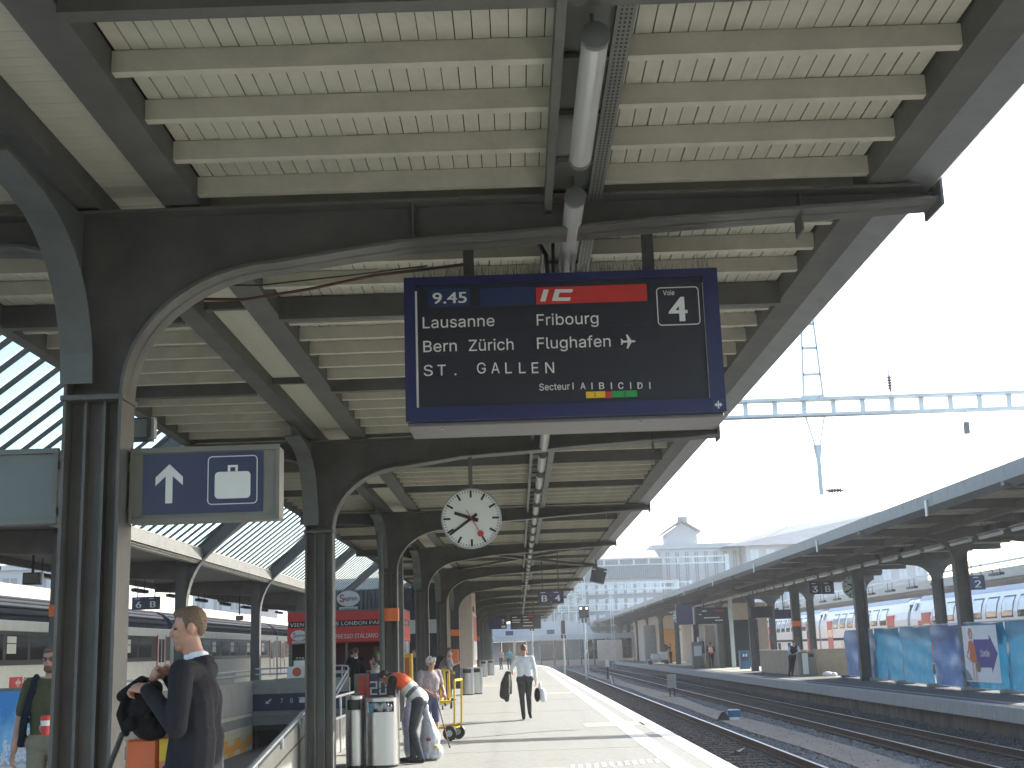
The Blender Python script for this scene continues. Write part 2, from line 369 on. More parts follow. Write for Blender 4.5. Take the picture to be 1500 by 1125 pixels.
# loose ballast: stones as real geometry
def stones(name, m, n, xf, y0, y1, z, r0, r1):
    base = np.array([(1,0,.1),(-.9,.2,0),(.1,1,.1),(0,-.95,0),(.1,.1,.75),(-.1,0,-.8)]); faces = [(0,2,4),(2,1,4),(1,3,4),(3,0,4),(2,0,5),(1,2,5),(3,1,5),(0,3,5)]
    y = y0+(y1-y0)*rng.random(n)**1.5; x = xf(rng.random(n), y); r = r0+(r1-r0)*rng.random(n); a = rng.random(n)*6.28
    sc = .7+.6*rng.random((n,1,3)); v = base[None]*sc*r[:,None,None]
    c, s = np.cos(a)[:,None], np.sin(a)[:,None]; vx = v[:,:,0]*c-v[:,:,1]*s; vy = v[:,:,0]*s+v[:,:,1]*c
    V = np.stack([vx+x[:,None], vy+y[:,None], v[:,:,2]+z+.02*rng.random((n,1))], 2).reshape(-1,3)
    Fa = (np.array(faces)[None]+6*np.arange(n)[:,None,None]).reshape(-1,3)
    me = bpy.data.meshes.new(name); me.from_pydata(V.tolist(), [], Fa.tolist()); me.materials.append(m); me.update()
    return tag(link(name, me), 'loose grey and brown ballast stones lying around the railway tracks', kind='stuff')
stones('ballast_stones', M['stone'], 16000, lambda u, y: 5.35+2.2*u, 22, 120, -.68, .03, .07)
stones('dark_ballast_stones', M['stone2'], 16000, lambda u, y: np.where(u < .5, 3.15+3.9*u, 7.9+2.2*(u-.5)*1.0), 16, 120, -.685, .03, .065)
stones('dark_ballast_stones', M['stone2'], 7000, lambda u, y: 9.3+1.6*u, 22, 100, -.685, .03, .065)
b = MB()
for i in range(14):
    y = 20+i*7; b.prism([(5.95+.1*math.sin(i*2),y),(6.9+.15*math.sin(i*1.3),y),(6.9+.15*math.sin((i+1)*1.3),y+7),(5.95+.1*math.sin((i+1)*2),y+7)], 'z', -.69, -.625)
struct(b.build('track_path', M['path']))

# opposite platform (tracks 3 / 2)
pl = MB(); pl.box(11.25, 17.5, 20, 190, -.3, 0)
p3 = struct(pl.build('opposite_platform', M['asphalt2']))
km = MB(); km.bevbox(-.02, .3, .006, .994, -.33, .004, .008); kme = km.mesh('kerb_stone', M['kerb'])
for i in range(120): link('kerb_stone', kme, p3, (10.95, 20+i, 0))
km = MB(); km.box(10.93, 11.25, 140, 190, -.33, .004); km.build('kerb_run', M['kerb'], p3)
w = MB(); w.box(11.08, 11.4, 20, 190, -.95, -.332); w.build('platform_wall', M['stained'], p3)
w = MB(); w.box(11.62, 11.72, 20, 190, 0, .005); w.build('white_line', M['kerb'], p3)
for (a, bb, c, d) in ((13.6, 17.4, 57.2, 59.6), (12.2, 17.4, 74, 87), (12.6, 17.4, 100, 135)):
    w = MB(); w.box(a, bb, c, d, .0, .004); w.build('painted_sunlight', M['patch'], p3)  # pale rectangles paint sunlight onto the floor
# far platforms
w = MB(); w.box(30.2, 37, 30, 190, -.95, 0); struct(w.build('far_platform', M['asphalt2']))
w = MB(); w.box(-13.999, -13.9, 6, 170, -.95, .0); struct(w.build('platform_wall', M['stained']))
w = MB(); w.box(-40, -22, 6, 190, -.95, 0); struct(w.build('far_platform', M['asphalt']))

# ================================================================== NEAR CANOPY
FR = [8.6+10*k for k in range(-2, 13)]
can = thing('platform_canopy', 'dark steel and cream board canopy over the near platform', 'canopy', (-2.85, 8.6, 0))
TH = .3
def frame_meshes():
    """one column and one cross beam as plate girders: thin webs with flange strips; local origin at the column foot (x=-2.85)"""
    x0 = -.2; ox = 2.85
    c = MB(); c.box(-.2+.012, .2-.012, -.012, .012, .02, 3.39)
    c.box(-.2, -.178, -TH/2, TH/2, .0, 3.39); c.box(.178, .2, -TH/2, TH/2, 0, 3.39)
    c.box(-.075, -.055, -.09, -.012, .02, 3.39); c.box(.055, .075, -.09, -.012, .02, 3.39)
    col = c.mesh('column', M['steel'])
    k = MB(); k.box(-.215, .215, -.17, .17, 3.385, 3.42); collar = k.mesh('collar', M['steel'])
    k = MB(); k.box(-.26, .26, -.2, .2, 0, .03); base = k.mesh('base_plate', M['steel'])
    # cross beam in local x: world x = local + (-2.85)
    lower = [(.2,3.42)]+[(p[0], p[1]) for p in arc(1.28, 3.42, 1.08, .90, 180, 92, 12)]+[(2.12,4.44),(3.29,4.5),(3.93,4.545),(5.92,4.635)]
    upper = [(5.92,4.755),(2.95,4.765),(.2,4.75),(-1.98,4.75)]
    left = [(-1.98,4.56),(-.55,4.50),(-.2,4.42),(-.2,3.42)]
    b = MB(); b.prism(lower+upper+left, 'y', -.012, .012)
    b.strip(lower, 'y', -TH/2, TH/2, .022); b.strip(upper[:3]+[(-1.98,4.75)], 'y', -TH/2, TH/2, .022)
    b.strip([(-1.98,4.56),(-.55,4.50),(-.2,4.42)][::-1], 'y', -TH/2+.02, TH/2-.02, -.02); b.box(-.2, -.178, -TH/2, TH/2, 3.42, 4.74)
    for xs in (2.2, 4.95): b.box(xs, xs+.012, -.11, .11, 4.45, 4.745)
    b.box(5.92, 5.94, -.19, .19, 4.58, 4.84)                        # end plate
    beam = b.mesh('cross_beam', M['steel'])
    br = MB()                                                       # curved bracket in the long direction
    pth = [(-.15,3.5)]+[(-1.2+1.05*math.cos(R(a)), 3.5+1.0*math.sin(R(a))) for a in range(12, 84, 9)]+[(-1.2,4.52),(-1.75,4.56)]
    for sgn in (1, -1):
        q = [(p[0]*sgn, p[1]) for p in pth]; br.strip(q, 'x', -.22, 0, .02 if sgn > 0 else -.02)
        br.prism(q+[(-1.75*sgn,4.7),(-.15*sgn,4.7)], 'x', -.125, -.105)
    bra = br.mesh('knee_bracket', M['steel2'])
    return col, collar, base, beam, bra
cme, colme, bme, beme, brme = frame_meshes()
bandm = MB()
for z in (2.34,): bandm.box(-.212, .212, -TH/2-.012, TH/2+.012, z, z+.28)
bandme = bandm.mesh('orange_band', M['orangeband'])
for i, y in enumerate(FR):
    loc = (0, y-8.6, 0)
    c = link('column', cme, can, loc); link('collar', colme, c); link('base_plate', bme, c)
    link('cross_beam', beme, can, loc); link('knee_bracket', brme, can, loc)
    if i-2 in (2, 5, 6, 8): link('orange_band', bandme, c)
Y0, Y1 = FR[0]-4, FR[-1]+4
def cbox(name, m, *a): return box(name, m, can, *a)
cbox('girder', M['steel'], -3.06, -2.86, Y0, Y1, 4.772, 4.95)
cbox('girder', M['steel'], -2.4, -2.15, Y0, Y1, 4.772, 4.96)
cbox('eave_beam', M['steel'], 2.58, 2.82, Y0, Y1, 4.772, 4.99)
g = MB(); g.prism([(2.822,4.79),(3.02,4.72),(3.05,4.74),(3.05,5.06),(3.02,5.06),(2.99,4.86),(2.822,4.9)], 'y', Y0, Y1); g.build('gutter', M['gutterz'], can)
cbox('eave_beam', M['steel'], -4.9, -4.76, Y0, Y1, 4.77, 5.0)
cbox('roof_covering', M['gap'], -4.9, 2.82, Y0, Y1, 5.0, 5.06)
cbox('cable_tray', M['trough'], .60, .70, Y0, Y1, 4.74, 4.79); cbox('cable_tray', M['steel'], .29, .34, Y0, Y1, 4.66, 4.79)
cbox('lamp_trough', M['trough'], .341, .599, Y0, Y1, 4.80, 4.83)
tr = MB()
for i in range(int((60-Y0)/.75)): tr.box(.34, .6, Y0+i*.75, Y0+i*.75+.05, 4.755, 4.785)
ho = MB()
for i in range(int((16-Y0)/.045)):
    for x in (.62,.645,.67): ho.box(x,x+.012,Y0+.045*i,Y0+.045*i+.02,4.7375,4.7395)
tag(ho.build('tray_slots', M['black'], can), kind='stuff')
tag(tr.build('tray_rungs', M['steel'], can), kind='stuff')
pu = MB(); pu.box(0, 4.728, -.035, .035, 4.825, 4.955); pur = pu.mesh('purlin', M['creamb'])
pu = MB(); pu.box(0, 1.699, -.035, .035, 4.825, 4.955); pul = pu.mesh('purlin', M['creamb'])
sb = MB(); sb.box(0, 4.728, -.055, .055, 4.735, 4.95); sbr = sb.mesh('secondary_beam', M['steel'])
sb = MB(); sb.box(0, 1.699, -.055, .055, 4.735, 4.95); sbl = sb.mesh('secondary_beam', M['steel'])
sb = MB(); sb.box(0, .458, -.03, .03, 4.86, 4.935); sbs = sb.mesh('soffit_batten', M['steel'])
far_p = MB()
for i, y in enumerate(FR[1:]):
    SECO = (3.05, 7.1) if i == 0 else (2.95, 6.35)
    for s in SECO:
        link('secondary_beam', sbr, can, (-2.149+2.85, y+s-8.6, 0)); link('secondary_beam', sbl, can, (-4.759+2.85, y+s-8.6, 0)); link('soffit_batten', sbs, can, (-2.859+2.85, y+s-8.6, 0))
    for k in range(16):
        yy = y+.24+k*.64
        if min(abs(yy-y-s) for s in SECO) < .22: continue
        if i < 5: link('purlin', pur, can, (-2.149+2.85, yy-8.6, 0)); link('purlin', pul, can, (-4.759+2.85, yy-8.6, 0))
        else: far_p.box(-2.149, 2.579, yy-.035, yy+.035, 4.80, 4.955); far_p.box(-4.759, -3.06, yy-.035, yy+.035, 4.80, 4.955)
tag(far_p.build('far_purlins', M['creamb'], can), kind='stuff')
# deck planks along the platform: single boards in the two near bays, one part beyond
pv = []
for v_ in range(4):
    b = MB(); gp = (.0025,.004,.0055,.003)[v_]; b.box(gp, .1-gp, 0, 9.995, 4.958+.001*v_, 4.99); pv.append(b.mesh('plank', M['cream']))
for bay in (-1.4, 8.6):
    for x in [-2.14+.1*k for k in range(47)]+[-4.75+.1*k for k in range(17)]:
        link('plank', pv[random.randrange(4)], can, (x+2.85, bay-8.6+.0025, 0))
fp = MB()
for i in range(len(FR)-4):
    y = 18.6+10*i
    for x in [-2.14+.1*k for k in range(47)]+[-4.75+.1*k for k in range(17)]:
        gp = random.choice((.0025,.004,.0055)); fp.box(x+gp, x+.1-gp, y+.004, y+9.996, 4.958, 4.99)
tag(fp.build('far_planks', M['cream'], can), kind='stuff')
sv = []
for v_ in range(3):
    b = MB(); b.bevbox(-2.859, -2.401, 0, .0975, 4.936+.0012*v_, 4.962, .004); sv.append(b.mesh('soffit_board', M['soffit'], (-2.85,0,0)))
for k in range(140): link('soffit_board', sv[k % 3 if random.random() < .5 else 0], can, (0, 4.4+.1*k-8.6, 0))
b = MB()
for k in range(1100): b.box(-2.859, -2.401, 18.4+.1*k, 18.4+.1*k+.0975, 4.936, 4.962)
tag(b.build('far_soffit_boards', M['soffit'], can), kind='stuff')
# wind bracing in one far bay
for a, bb in (((-2.1,38.8,4.70),(2.6,48.4,4.70)), ((2.6,38.8,4.70),(-2.1,48.4,4.70))):
    q = MB(); q.bar(a, bb, .14, .09); q.build('wind_brace', M['steel'], can)
# rain pipe on one column
q = MB(); q.tube([(-2.95,28.1,4.35),(-2.95,28.05,4.2),(-2.99,28.25,3.9),(-2.99,28.4,3.7),(-2.99,28.4,0)], .06, 10); q.build('rain_pipe', M['steel2'], can, True)

# lamps under the canopy: every one a thing
def make_lamp(label, y):
    t = thing('tube_lamp', label, 'lamp', (.48, y, 4.56), 'tube lamps along the canopy')
    b = MB(); b.tube([(0,.03,0),(0,1.57,0)], .068, 18); b.build('diffuser', M['lampclear'], t, True, (0,0,0))
    b = MB(); b.tube([(.0,.08,-.01),(0,1.52,-.01)], .019, 10); b.build('tube', M['tubep'], t, True, (0,0,0))
    b = MB(); b.prism([(-.05,.02),(0,.055),(.05,.02),(.046,.015),(0,.045),(-.046,.015)], 'y', .06, 1.54); b.build('reflector', M['alu'], t, False, (0,0,0))
    b = MB(); b.box(-.05,.05,.1,1.5,.069,.10); b.build('housing', M['zinc'], t, False, (0,0,0))
    for yy in (-.02, 1.56): b = MB(); b.lathe([(.04,0),(.073,.01),(.073,.05),(.04,.06)], (0,yy,0), 14, axis='y'); b.build('end_cap', M['steel2'], t, True, (0,0,0))
    for yy in (.2, 1.38): b = MB(); b.bar((0,yy,.08),(0,yy,.22), .02); b.build('hanger', M['steel'], t, False, (0,0,0))
    return t
lamp0 = make_lamp('large tube lamp at the top of the photo nearest the viewer', 5.72)
copy_tree(lamp0, (.48, 7.98, 4.56), 'tube lamp just above the blue departure board')
for k in range(2, 46):
    copy_tree(lamp0, (.48, 5.72+2.26*k, 4.56), '%s tube lamp of the row counted away from the viewer' % ordinal(k+1))

# ------------------------------------------------------------------ haze: one closed box of thin air round everything, added for lens glare
hb = MB(); hb.box(-702, 702, -302, 902, -2.6, 24); hm = bpy.data.materials.new('veil_air'); hm.use_nodes = True
t_ = hm.node_tree; t_.nodes.remove(t_.nodes['Principled BSDF']); pv_ = t_.nodes.new('ShaderNodeVolumePrincipled'); pv_.inputs['Color'].default_value = (.96,.98,1,1)
pv_.inputs['Density'].default_value = .0006; pv_.inputs['Anisotropy'].default_value = .25; t_.links.new(pv_.outputs[0], t_.nodes['Material Output'].inputs['Volume'])
tag(hb.build('veil', hm), 'added pale haze in the station air', kind='stuff')
# ================================================================== DEPARTURE BOARD
BY = 8.96                                        # front face
bo = thing('departure_board', 'large blue departure board with a red strip and the platform number 4', 'sign', (.4, 9.25, 3.24))
b = MB(); b.bevbox(-.755, 1.56, BY+.04, 9.56, 3.255, 4.335, .012); b.build('housing', M['navy'], bo)
b = MB(); b.bevbox(-.745, 1.55, BY+.06, 9.55, 3.225, 3.254, .006); b.build('under_panel', M['underpanel'], bo)
fr = MB()
fr.box(-.755, 1.56, BY, BY+.04, 4.273, 4.335); fr.box(-.755, 1.56, BY, BY+.04, 3.255, 3.355)
fr.box(-.755, -.675, BY, BY+.04, 3.355, 4.273); fr.box(1.45, 1.56, BY, BY+.04, 3.355, 4.273); fr.build('front_frame', M['navy'], bo)
box('display_face', M['board'], bo, -.675, 1.45, BY+.025, BY+.04, 3.355, 4.273)
def bp(px, py):                                  # point of the enlarged photo of the board -> metres on the board's face
    u = (px-88-(py-148)*.0125)/(1274+(py-148)*.052); top = 148-33*u; bot = 718-33*u; v = (py-top)/(bot-top)
    return -.755+u*2.315, 4.335-v*1.08
FY = BY+.0245
def brect(name, m, x0, y0, x1, y1, d=.003, y=None, r=0):
    a, c = bp(x0, y1); f_ = bp(x0, y0)[1]; e = bp(x1, y0)[0]; b = MB(); yy = y or FY
    b.box(a, e, yy-d, yy, c, f_); return b.build(name, m, bo)
def btext(s, x, y, cap, x2, bold=0, m=None, space=1):
    a, c = bp(x, y); e, _ = bp(x2, y); return text(s, a, FY-.006, c, cap/570*1.08, m or M['letter'], bo, e-a, bold, '-y', space)
brect('time_flap', M['flap'], 186, 192, 358, 264, .004); brect('flap', M['flap'], 398, 190, 622, 262, .004); brect('flap_divider', M['board'], 360, 192, 396, 262, .006)
brect('train_type_strip', M['red'], 627, 188, 1076, 256, .004)
for k in range(4): brect('flap_row', M['black'], 160, 268+k*92, 1085, 271+k*92, .002)
btext('9.45', 205, 251, 43, 345, .018)
# train type emblem: slanted bar and open slanted hook
def bpoly(name, pts, d=.004, y=None):
    q = [bp(*p) for p in pts]; b = MB(); yy = (y or FY)-.0045; b.prism(q, 'y', yy-d, yy); return b.build(name, M['letter'], bo)
bpoly('emblem_bar', [(643,244),(657,197),(678,197),(664,244)])
bpoly('emblem_hook', [(690,243),(704,196),(777,196),(773,209),(722,209),(716,229),(768,229),(764,243)])
btext('Lausanne', 165, 349, 44, 457); btext('Fribourg', 629, 341, 44, 880)
btext('Bern', 167, 444, 44, 303); btext('Zürich', 352, 441, 44, 534); btext('Flughafen', 630, 434, 44, 929)
btext('S', 168, 538, 42, 205); btext('T', 224, 537, 42, 258); btext('.', 293, 536, 42, 301)
for ch, x in zip('GALLEN', (385, 443, 500, 556, 608, 663)): btext(ch, x, 530, 42, x+(36 if ch in 'GN' else 34 if ch == 'A' else 27))
btext('Secteur', 638, 598, 26, 762)
for ch, x in zip('ABCD', (805, 881, 959, 1037)): btext(ch, x, 594, 25, x+21, .01)
for x in (775, 852, 931, 1009, 1087): brect('sector_tick', M['letter'], x-1.5, 568, x+1.5, 594, .004)
brect('sector_bar', M['yellow'], 828, 604, 905, 629, .004); brect('sector_bar', M['red'], 905.5, 604, 931.5, 629, .004); brect('sector_bar', M['green'], 932, 602, 1035, 627, .004)
btext('1', 862, 622, 14, 868, 0, M['black']); btext('2', 981, 620, 14, 990, 0, M['black'])
btext('Voie', 1143, 223, 19, 1189); btext('4', 1167, 329, 96, 1244, .03)
# rounded square outline round the number
def outline(parent, x0, x1, z0, z1, r, t, y, m, name='outline'):
    o = rrect(x0, x1, z0, z1, r); i = rrect(x0+t, x1-t, z0+t, z1-t, r-t); b = MB(); n = len(o)
    for k in range(n): j = (k+1) % n; b.prism([o[k], o[j], i[j], i[k]], 'y', y-.003, y)
    return b.build(name, m, parent)
a, c = bp(1122, 345); e, f_ = bp(1286, 187); outline(bo, a, e, c, f_, .03, .007, FY-.001, M['letter'])
brect('white_line', M['letter'], 137, 200, 141, 665, .003); brect('white_line', M['letter'], 1331, 170, 1335, 655, .003)
# airplane symbol
ax, az = bp(1000, 407); s = .055
for nm, q in (('fuselage', [(-1,-.12),(-.9,.12),(.8,.12),(1,0),(.8,-.12)]), ('wing', [(-.05,.1),(-.25,.95),(-.05,.95),(.45,.1)]), ('wing', [(-.05,-.1),(-.25,-.95),(-.05,-.95),(.45,-.1)]), ('tailplane', [(-.85,.1),(-1,.4),(-.85,.4),(-.6,.1)]), ('tailplane', [(-.85,-.1),(-1,-.4),(-.85,-.4),(-.6,-.1)])):
    b = MB(); b.prism([(ax+p[0]*s, az+p[1]*s) for p in q], 'y', FY-.008 if nm == 'fuselage' else FY-.006, FY-.001); b.build('airplane_'+nm, M['letter'], bo)
box('corner_badge', M['flap'], bo, 1.462, 1.545, BY-.004, BY-.0005, 3.262, 3.345)
cx_, cz_ = 1.503, 3.303
for dx, dz, w, h_ in ((0,0,.056,.008),(0,0,.008,.056),(-.014,.0,.008,.026),(.014,.0,.008,.026)): box('badge_mark', M['letter'], bo, cx_+dx-w/2, cx_+dx+w/2, BY-.0075-abs(dx)*.05-(.001 if h_ > w else 0), BY-.0045, cz_+dz-h_/2, cz_+dz+h_/2)
for x in (-.28, 1.085):
    b = MB(); b.box(x-.04, x+.04, 9.16, 9.26, 4.338, 4.77); b.build('hanger', M['steel'], bo)
b = MB(); b.tube([(.32,9.2,4.34),(.31,9.2,4.55),(.2,9.2,4.77)], .018, 8); b.tube([(.36,9.22,4.34),(.37,9.22,4.77)], .014, 8); b.build('cable', M['black'], bo, True)
sp = MB()
for i in range(430):
    x = random.uniform(-.74, 1.54)
    if .02 < (x % .62) < .05: continue
    y = random.uniform(BY+.06, 9.5); l = random.uniform(.07, .14); tx = random.gauss(0, .02); ty = random.gauss(0, .03)
    sp.tube([(x,y,4.333),(x+tx,y+ty,4.335+l)], [.0016,.0011], 3, cap=False)
tag(sp.build('bird_spikes', M['black'], bo), kind='stuff')
for x in (-.5, .95):
    b = MB(); b.lathe([(.008,0),(.012,-.004),(.012,-.01),(.004,-.012)], (x,9.1,3.225), 8); b.build('bolt', M['galv'], bo)
# cables under the beam
def cable(name, pts, r, m, label): b = MB(); b.tube(pts, r, 6); return tag(b.build(name, m, None, True), label, 'cable')
cable('cable', [(-2.32,9.3,4.32),(-2.0,9.28,4.30),(-1.5,9.26,4.36),(-1.0,9.22,4.44),(-.6,9.2,4.47),(-.28,9.2,4.50)], .012, mat('brown_cable', (.10,.035,.025), .6), 'sagging red brown cable strung to the left of the departure board')
cable('cable', [(-2.3,9.4,4.46),(-1.9,9.38,4.44),(-1.2,9.36,4.49),(-.6,9.34,4.54)], .006, M['black'], 'thin dark cable just above the sagging red brown cable')

# ================================================================== SIGNS BY THE FIRST COLUMN
sg = thing('luggage_sign', 'grey framed sign with a white arrow and suitcase on navy blue', 'sign', (-2.12, 8.72, 2.55))
SY = 8.62
b = MB(); b.bevbox(-2.625, -1.605, SY+.01, SY+.2, 2.552, 3.062, .012); b.build('case', M['signgrey'], sg)
fr = MB()
for q in ((-2.63,-1.6,3.03,3.067),(-2.63,-1.6,2.547,2.58)): fr.box(q[0], q[1], SY-.006, SY+.009, q[2], q[3])
for q in ((-2.63,-2.605),(-1.625,-1.6)): fr.box(q[0], q[1], SY-.006, SY+.009, 2.581, 3.029)
fr.build('rim', M['signgrey'], sg)
box('panel', M['navy2'], sg, -2.54, -1.715, SY+.003, SY+.0095, 2.606, 3.022)
b = MB(); b.prism([(-2.383,2.68),(-2.335,2.68),(-2.335,2.868),(-2.265,2.802),(-2.265,2.86),(-2.359,2.95),(-2.453,2.86),(-2.453,2.802),(-2.383,2.868)], 'y', SY-.001, SY+.0025); b.build('arrow', M['letter'], sg)
outline(sg, -2.095, -1.752, 2.66, 2.995, .03, .006, SY+.0025, M['letter'])
b = MB(); b.prism(rrect(-2.045, -1.80, 2.70, 2.885, .028), 'y', SY-.001, SY+.0025); b.build('suitcase', M['letter'], sg)
b = MB()
for q in ((-1.957,-1.94,2.887,2.915),(-1.905,-1.888,2.887,2.915),(-1.957,-1.888,2.9155,2.93)): b.box(q[0], q[1], SY-.001, SY+.0025, q[2], q[3])
b.build('suitcase_handle', M['letter'], sg)
for z in (2.64, 2.94):
    b = MB(); b.box(-2.67, -2.626, SY+.02, SY+.09, z-.03, z+.03); b.build('bracket', M['steel'], sg)
sg = thing('blank_sign', 'grey back of a framed sign left of the first column', 'sign', (-3.5, 8.72, 2.56))
b = MB(); b.bevbox(-4.15, -3.135, SY+.04, SY+.2, 2.575, 3.085, .012); b.build('case', M['signgrey'], sg)
fr = MB(); fr.box(-4.15, -3.13, SY, SY+.039, 3.055, 3.09); fr.box(-4.15, -3.13, SY, SY+.039, 2.57, 2.60); fr.box(-3.163, -3.13, SY, SY+.039, 2.601, 3.054); fr.box(-4.15, -4.12, SY, SY+.039, 2.601, 3.054); fr.build('rim', M['signgrey'], sg)
box('panel', M['signback'], sg, -4.119, -3.164, SY+.02, SY+.039, 2.601, 3.054)
for z in (2.66, 2.98):
    b = MB(); b.box(-3.128, -3.052, SY+.06, SY+.11, z-.025, z+.025); b.build('bracket', M['steel'], sg)
# loudspeaker on the column behind the sign
def speaker(name, label, loc, sc=1, rz=0, group=None, body='black'):
    t = thing(name, label, 'loudspeaker', loc, group, rz)
    b = MB(); b.prism([(-.15*sc,-.11*sc),(.15*sc,-.11*sc),(.15*sc,.11*sc),(-.15*sc,.11*sc)], 'y', -.1*sc, .1*sc); b.build('cabinet', M[body], t, org=(0,0,0))
    b = MB(); b.box(-.13*sc, .13*sc, -.108*sc, -.101*sc, -.09*sc, .09*sc); b.build('grille', M['steel'], t, org=(0,0,0))
    b = MB(); b.box(.152*sc, .19*sc, -.05*sc, .05*sc, -.09*sc, .12*sc); b.build('bracket', M['zinc'], t, org=(0,0,0)); return t
speaker('loudspeaker', 'black box loudspeaker just above the suitcase sign', (-2.99, 9.95, 3.44), .78)

# ================================================================== CLOCKS
def make_clock(label, loc, d, hour, minute, sec, pole_h, face='-y', group='station clocks', marks=True):
    t = thing('station_clock', label, 'clock', loc, group); r = d/2
    b = MB(); b.lathe([(r*.86,.12),(r,.10),(r*1.02,.02),(r*1.02,-.02),(r*.985,-.025),(r*.97,-.012)], (0,0,0), 48, axis='y'); b.build('case', M['zinc'], t, True, (0,0,0))
    b = MB(); b.lathe([(r*.97,-.011),(r*.968,-.014)], (0,0,0), 48, axis='y'); b.build('dial', M['clockface'], t, False, (0,0,0))
    def stroke(name, ang, r0, r1, w0, w1, y, m, par=t):
        s, c = math.sin(R(ang)), math.cos(R(ang)); P = lambda rr, w: (rr*s+w*c, rr*c-w*s)
        b = MB(); b.prism([P(r0,-w0/2), P(r0,w0/2), P(r1,w1/2), P(r1,-w1/2)], 'y', y-.004, y); return b.build(name, m, par, False, (0,0,0))
    if marks:
        for k in range(60):
            if k % 5 == 0: stroke('hour_mark', k*6, r*.70, r*.94, r*.07, r*.07, -.0145, M['black'])
            else: stroke('minute_mark', k*6, r*.875, r*.94, r*.022, r*.022, -.0145, M['black'])
    stroke('hour_hand', (hour % 12+minute/60)*30, -r*.24, r*.6, r*.125, r*.105, -.020, M['black'])
    stroke('minute_hand', minute*6, -r*.24, r*.9, r*.105, r*.075, -.026, M['black'])
    if sec is not None:
        sh = stroke('second_hand', sec*6, -r*.33, r*.6, r*.03, r*.024, -.032, M['red'])
        s, c = math.sin(R(sec*6)), math.cos(R(sec*6)); b = MB(); b.lathe([(r*.105,-.0325),(r*.105,-.037)], (r*.6*s,0,r*.6*c), 20, axis='y'); b.build('red_disc', M['red'], sh, False, (0,0,0))
    if pole_h: b = MB(); b.box(-.03,.03,.02,.08,r*1.0,r+pole_h); b.build('hanger', M['steel2'], t, False, (0,0,0))
    return t
make_clock('large white station clock with red second hand hanging under the canopy', (-.62, 18.45, 3.52), .87, 9, 39, 25, .47)

# hanging signs "B" and "4"
def hang_sign(label, loc, w, h, chars, hang, rows=None, group='small hanging platform signs'):
    t = thing('platform_sign', label, 'sign', loc, group); n = len(chars); cw = w/n
    for k, ch in enumerate(chars):
        x0 = -w/2+k*cw+.012; x1 = x0+cw-.024
        b = MB(); b.bevbox(x0, x1, -.05, .05, -h/2, h/2, .008); p = b.build('panel', M['navy2'], t, False, (0,0,0))
        o = outline(t, x0+.015, x1-.015, -h/2+.015, h/2-.015, .02, .008, -.0505, M['letter'], 'outline') if False else None
        if ch: 
            me = text_mesh(ch, h*.48, min(cw*.42, h*.44), .025); me.materials.append(M['letter'])
            for v in me.vertices: v.co = (v.co.x+(x0+x1)/2-min(cw*.42,h*.44)/2, -.051-v.co.z, v.co.y-h*.34)
            link('lettering', me, t)
            b = MB(); b.box(x0+cw*.2, x0+cw*.55, -.054, -.051, h*.33, h*.38); b.build('small_print', M['letter'], t, False, (0,0,0))
    for x in (-w*.3, w*.3):
        if hang: b = MB(); b.box(x-.015, x+.015, -.015, .015, h/2, h/2+hang); b.build('hanger', M['steel'], t, False, (0,0,0))
    return t
hang_sign('navy hanging sign with B and 4 under the near canopy', (1.04, 38.7, 3.15), .80, .38, 'B4', 1.2)
t = thing('departure_board', 'far navy departure board with an arrow panel beside it under the near canopy', 'sign', (-.2, 78.6, 3.3), None)
b = MB(); b.bevbox(-1.75,-.65,78.45,78.7,2.9,3.7,.02); b.build('arrow_panel', M['navy2'], t)
b = MB(); b.bevbox(-.42,1.45,78.45,78.7,2.85,3.72,.02); b.build('housing', M['board'], t)
b = MB(); b.prism([(-.88,3.2),(-.84,3.2),(-.84,3.42),(-.77,3.35),(-.77,3.41),(-.86,3.5),(-.95,3.41),(-.95,3.35),(-.88,3.42)], 'y', 78.44, 78.449); b.build('arrow', M['letter'], t)
b = MB(); b.prism(rrect(-.98,-.72,2.96,3.1,.04), 'y', 78.44, 78.449); b.build('suitcase', M['letter'], t)
for (a, c, z, m) in ((-.3,0,3.55,'letter'),(.35,.62,3.56,'letter'),(.64,1.0,3.545,'red'),(-.3,.2,3.38,'letter'),(.35,.7,3.38,'letter'),(-.3,.15,3.25,'letter'),(.4,.9,3.22,'letter'),(.35,.95,3.02,'letter')):
    b = MB(); b.box(a, c, 78.442, 78.449, z, z+(.09 if m == 'red' else .045)); b.build('display_row', M[m], t)
for x in (-1.3, -.1, 1.0): b = MB(); b.box(x-.03,x+.03,78.5,78.6,3.7,4.76); b.build('hanger', M['steel'], t)
t = thing('floodlight', 'black boxy floodlight hanging at the edge of the near canopy', 'lamp', (2.95, 46, 4.25))
b = MB(); q = [(-.28,-.3),(.2,-.42),(.34,.1),(-.16,.24)]; b.prism(q, 'y', -.25, .25); b.build('housing', M['black'], t, org=(0,0,0))
for p in ((-.2,.12),(.22,.03),(.26,-.2)): b = MB(); b.bar((p[0],-.27,p[1]),(p[0]+.12,-.27,p[1]-.02),.03); b.build('clip', M['letter'], t, org=(0,0,0))
b = MB(); b.bar((0,0,.15),(-.05,0,.5),.06); b.build('bracket', M['steel'], t, org=(0,0,0))

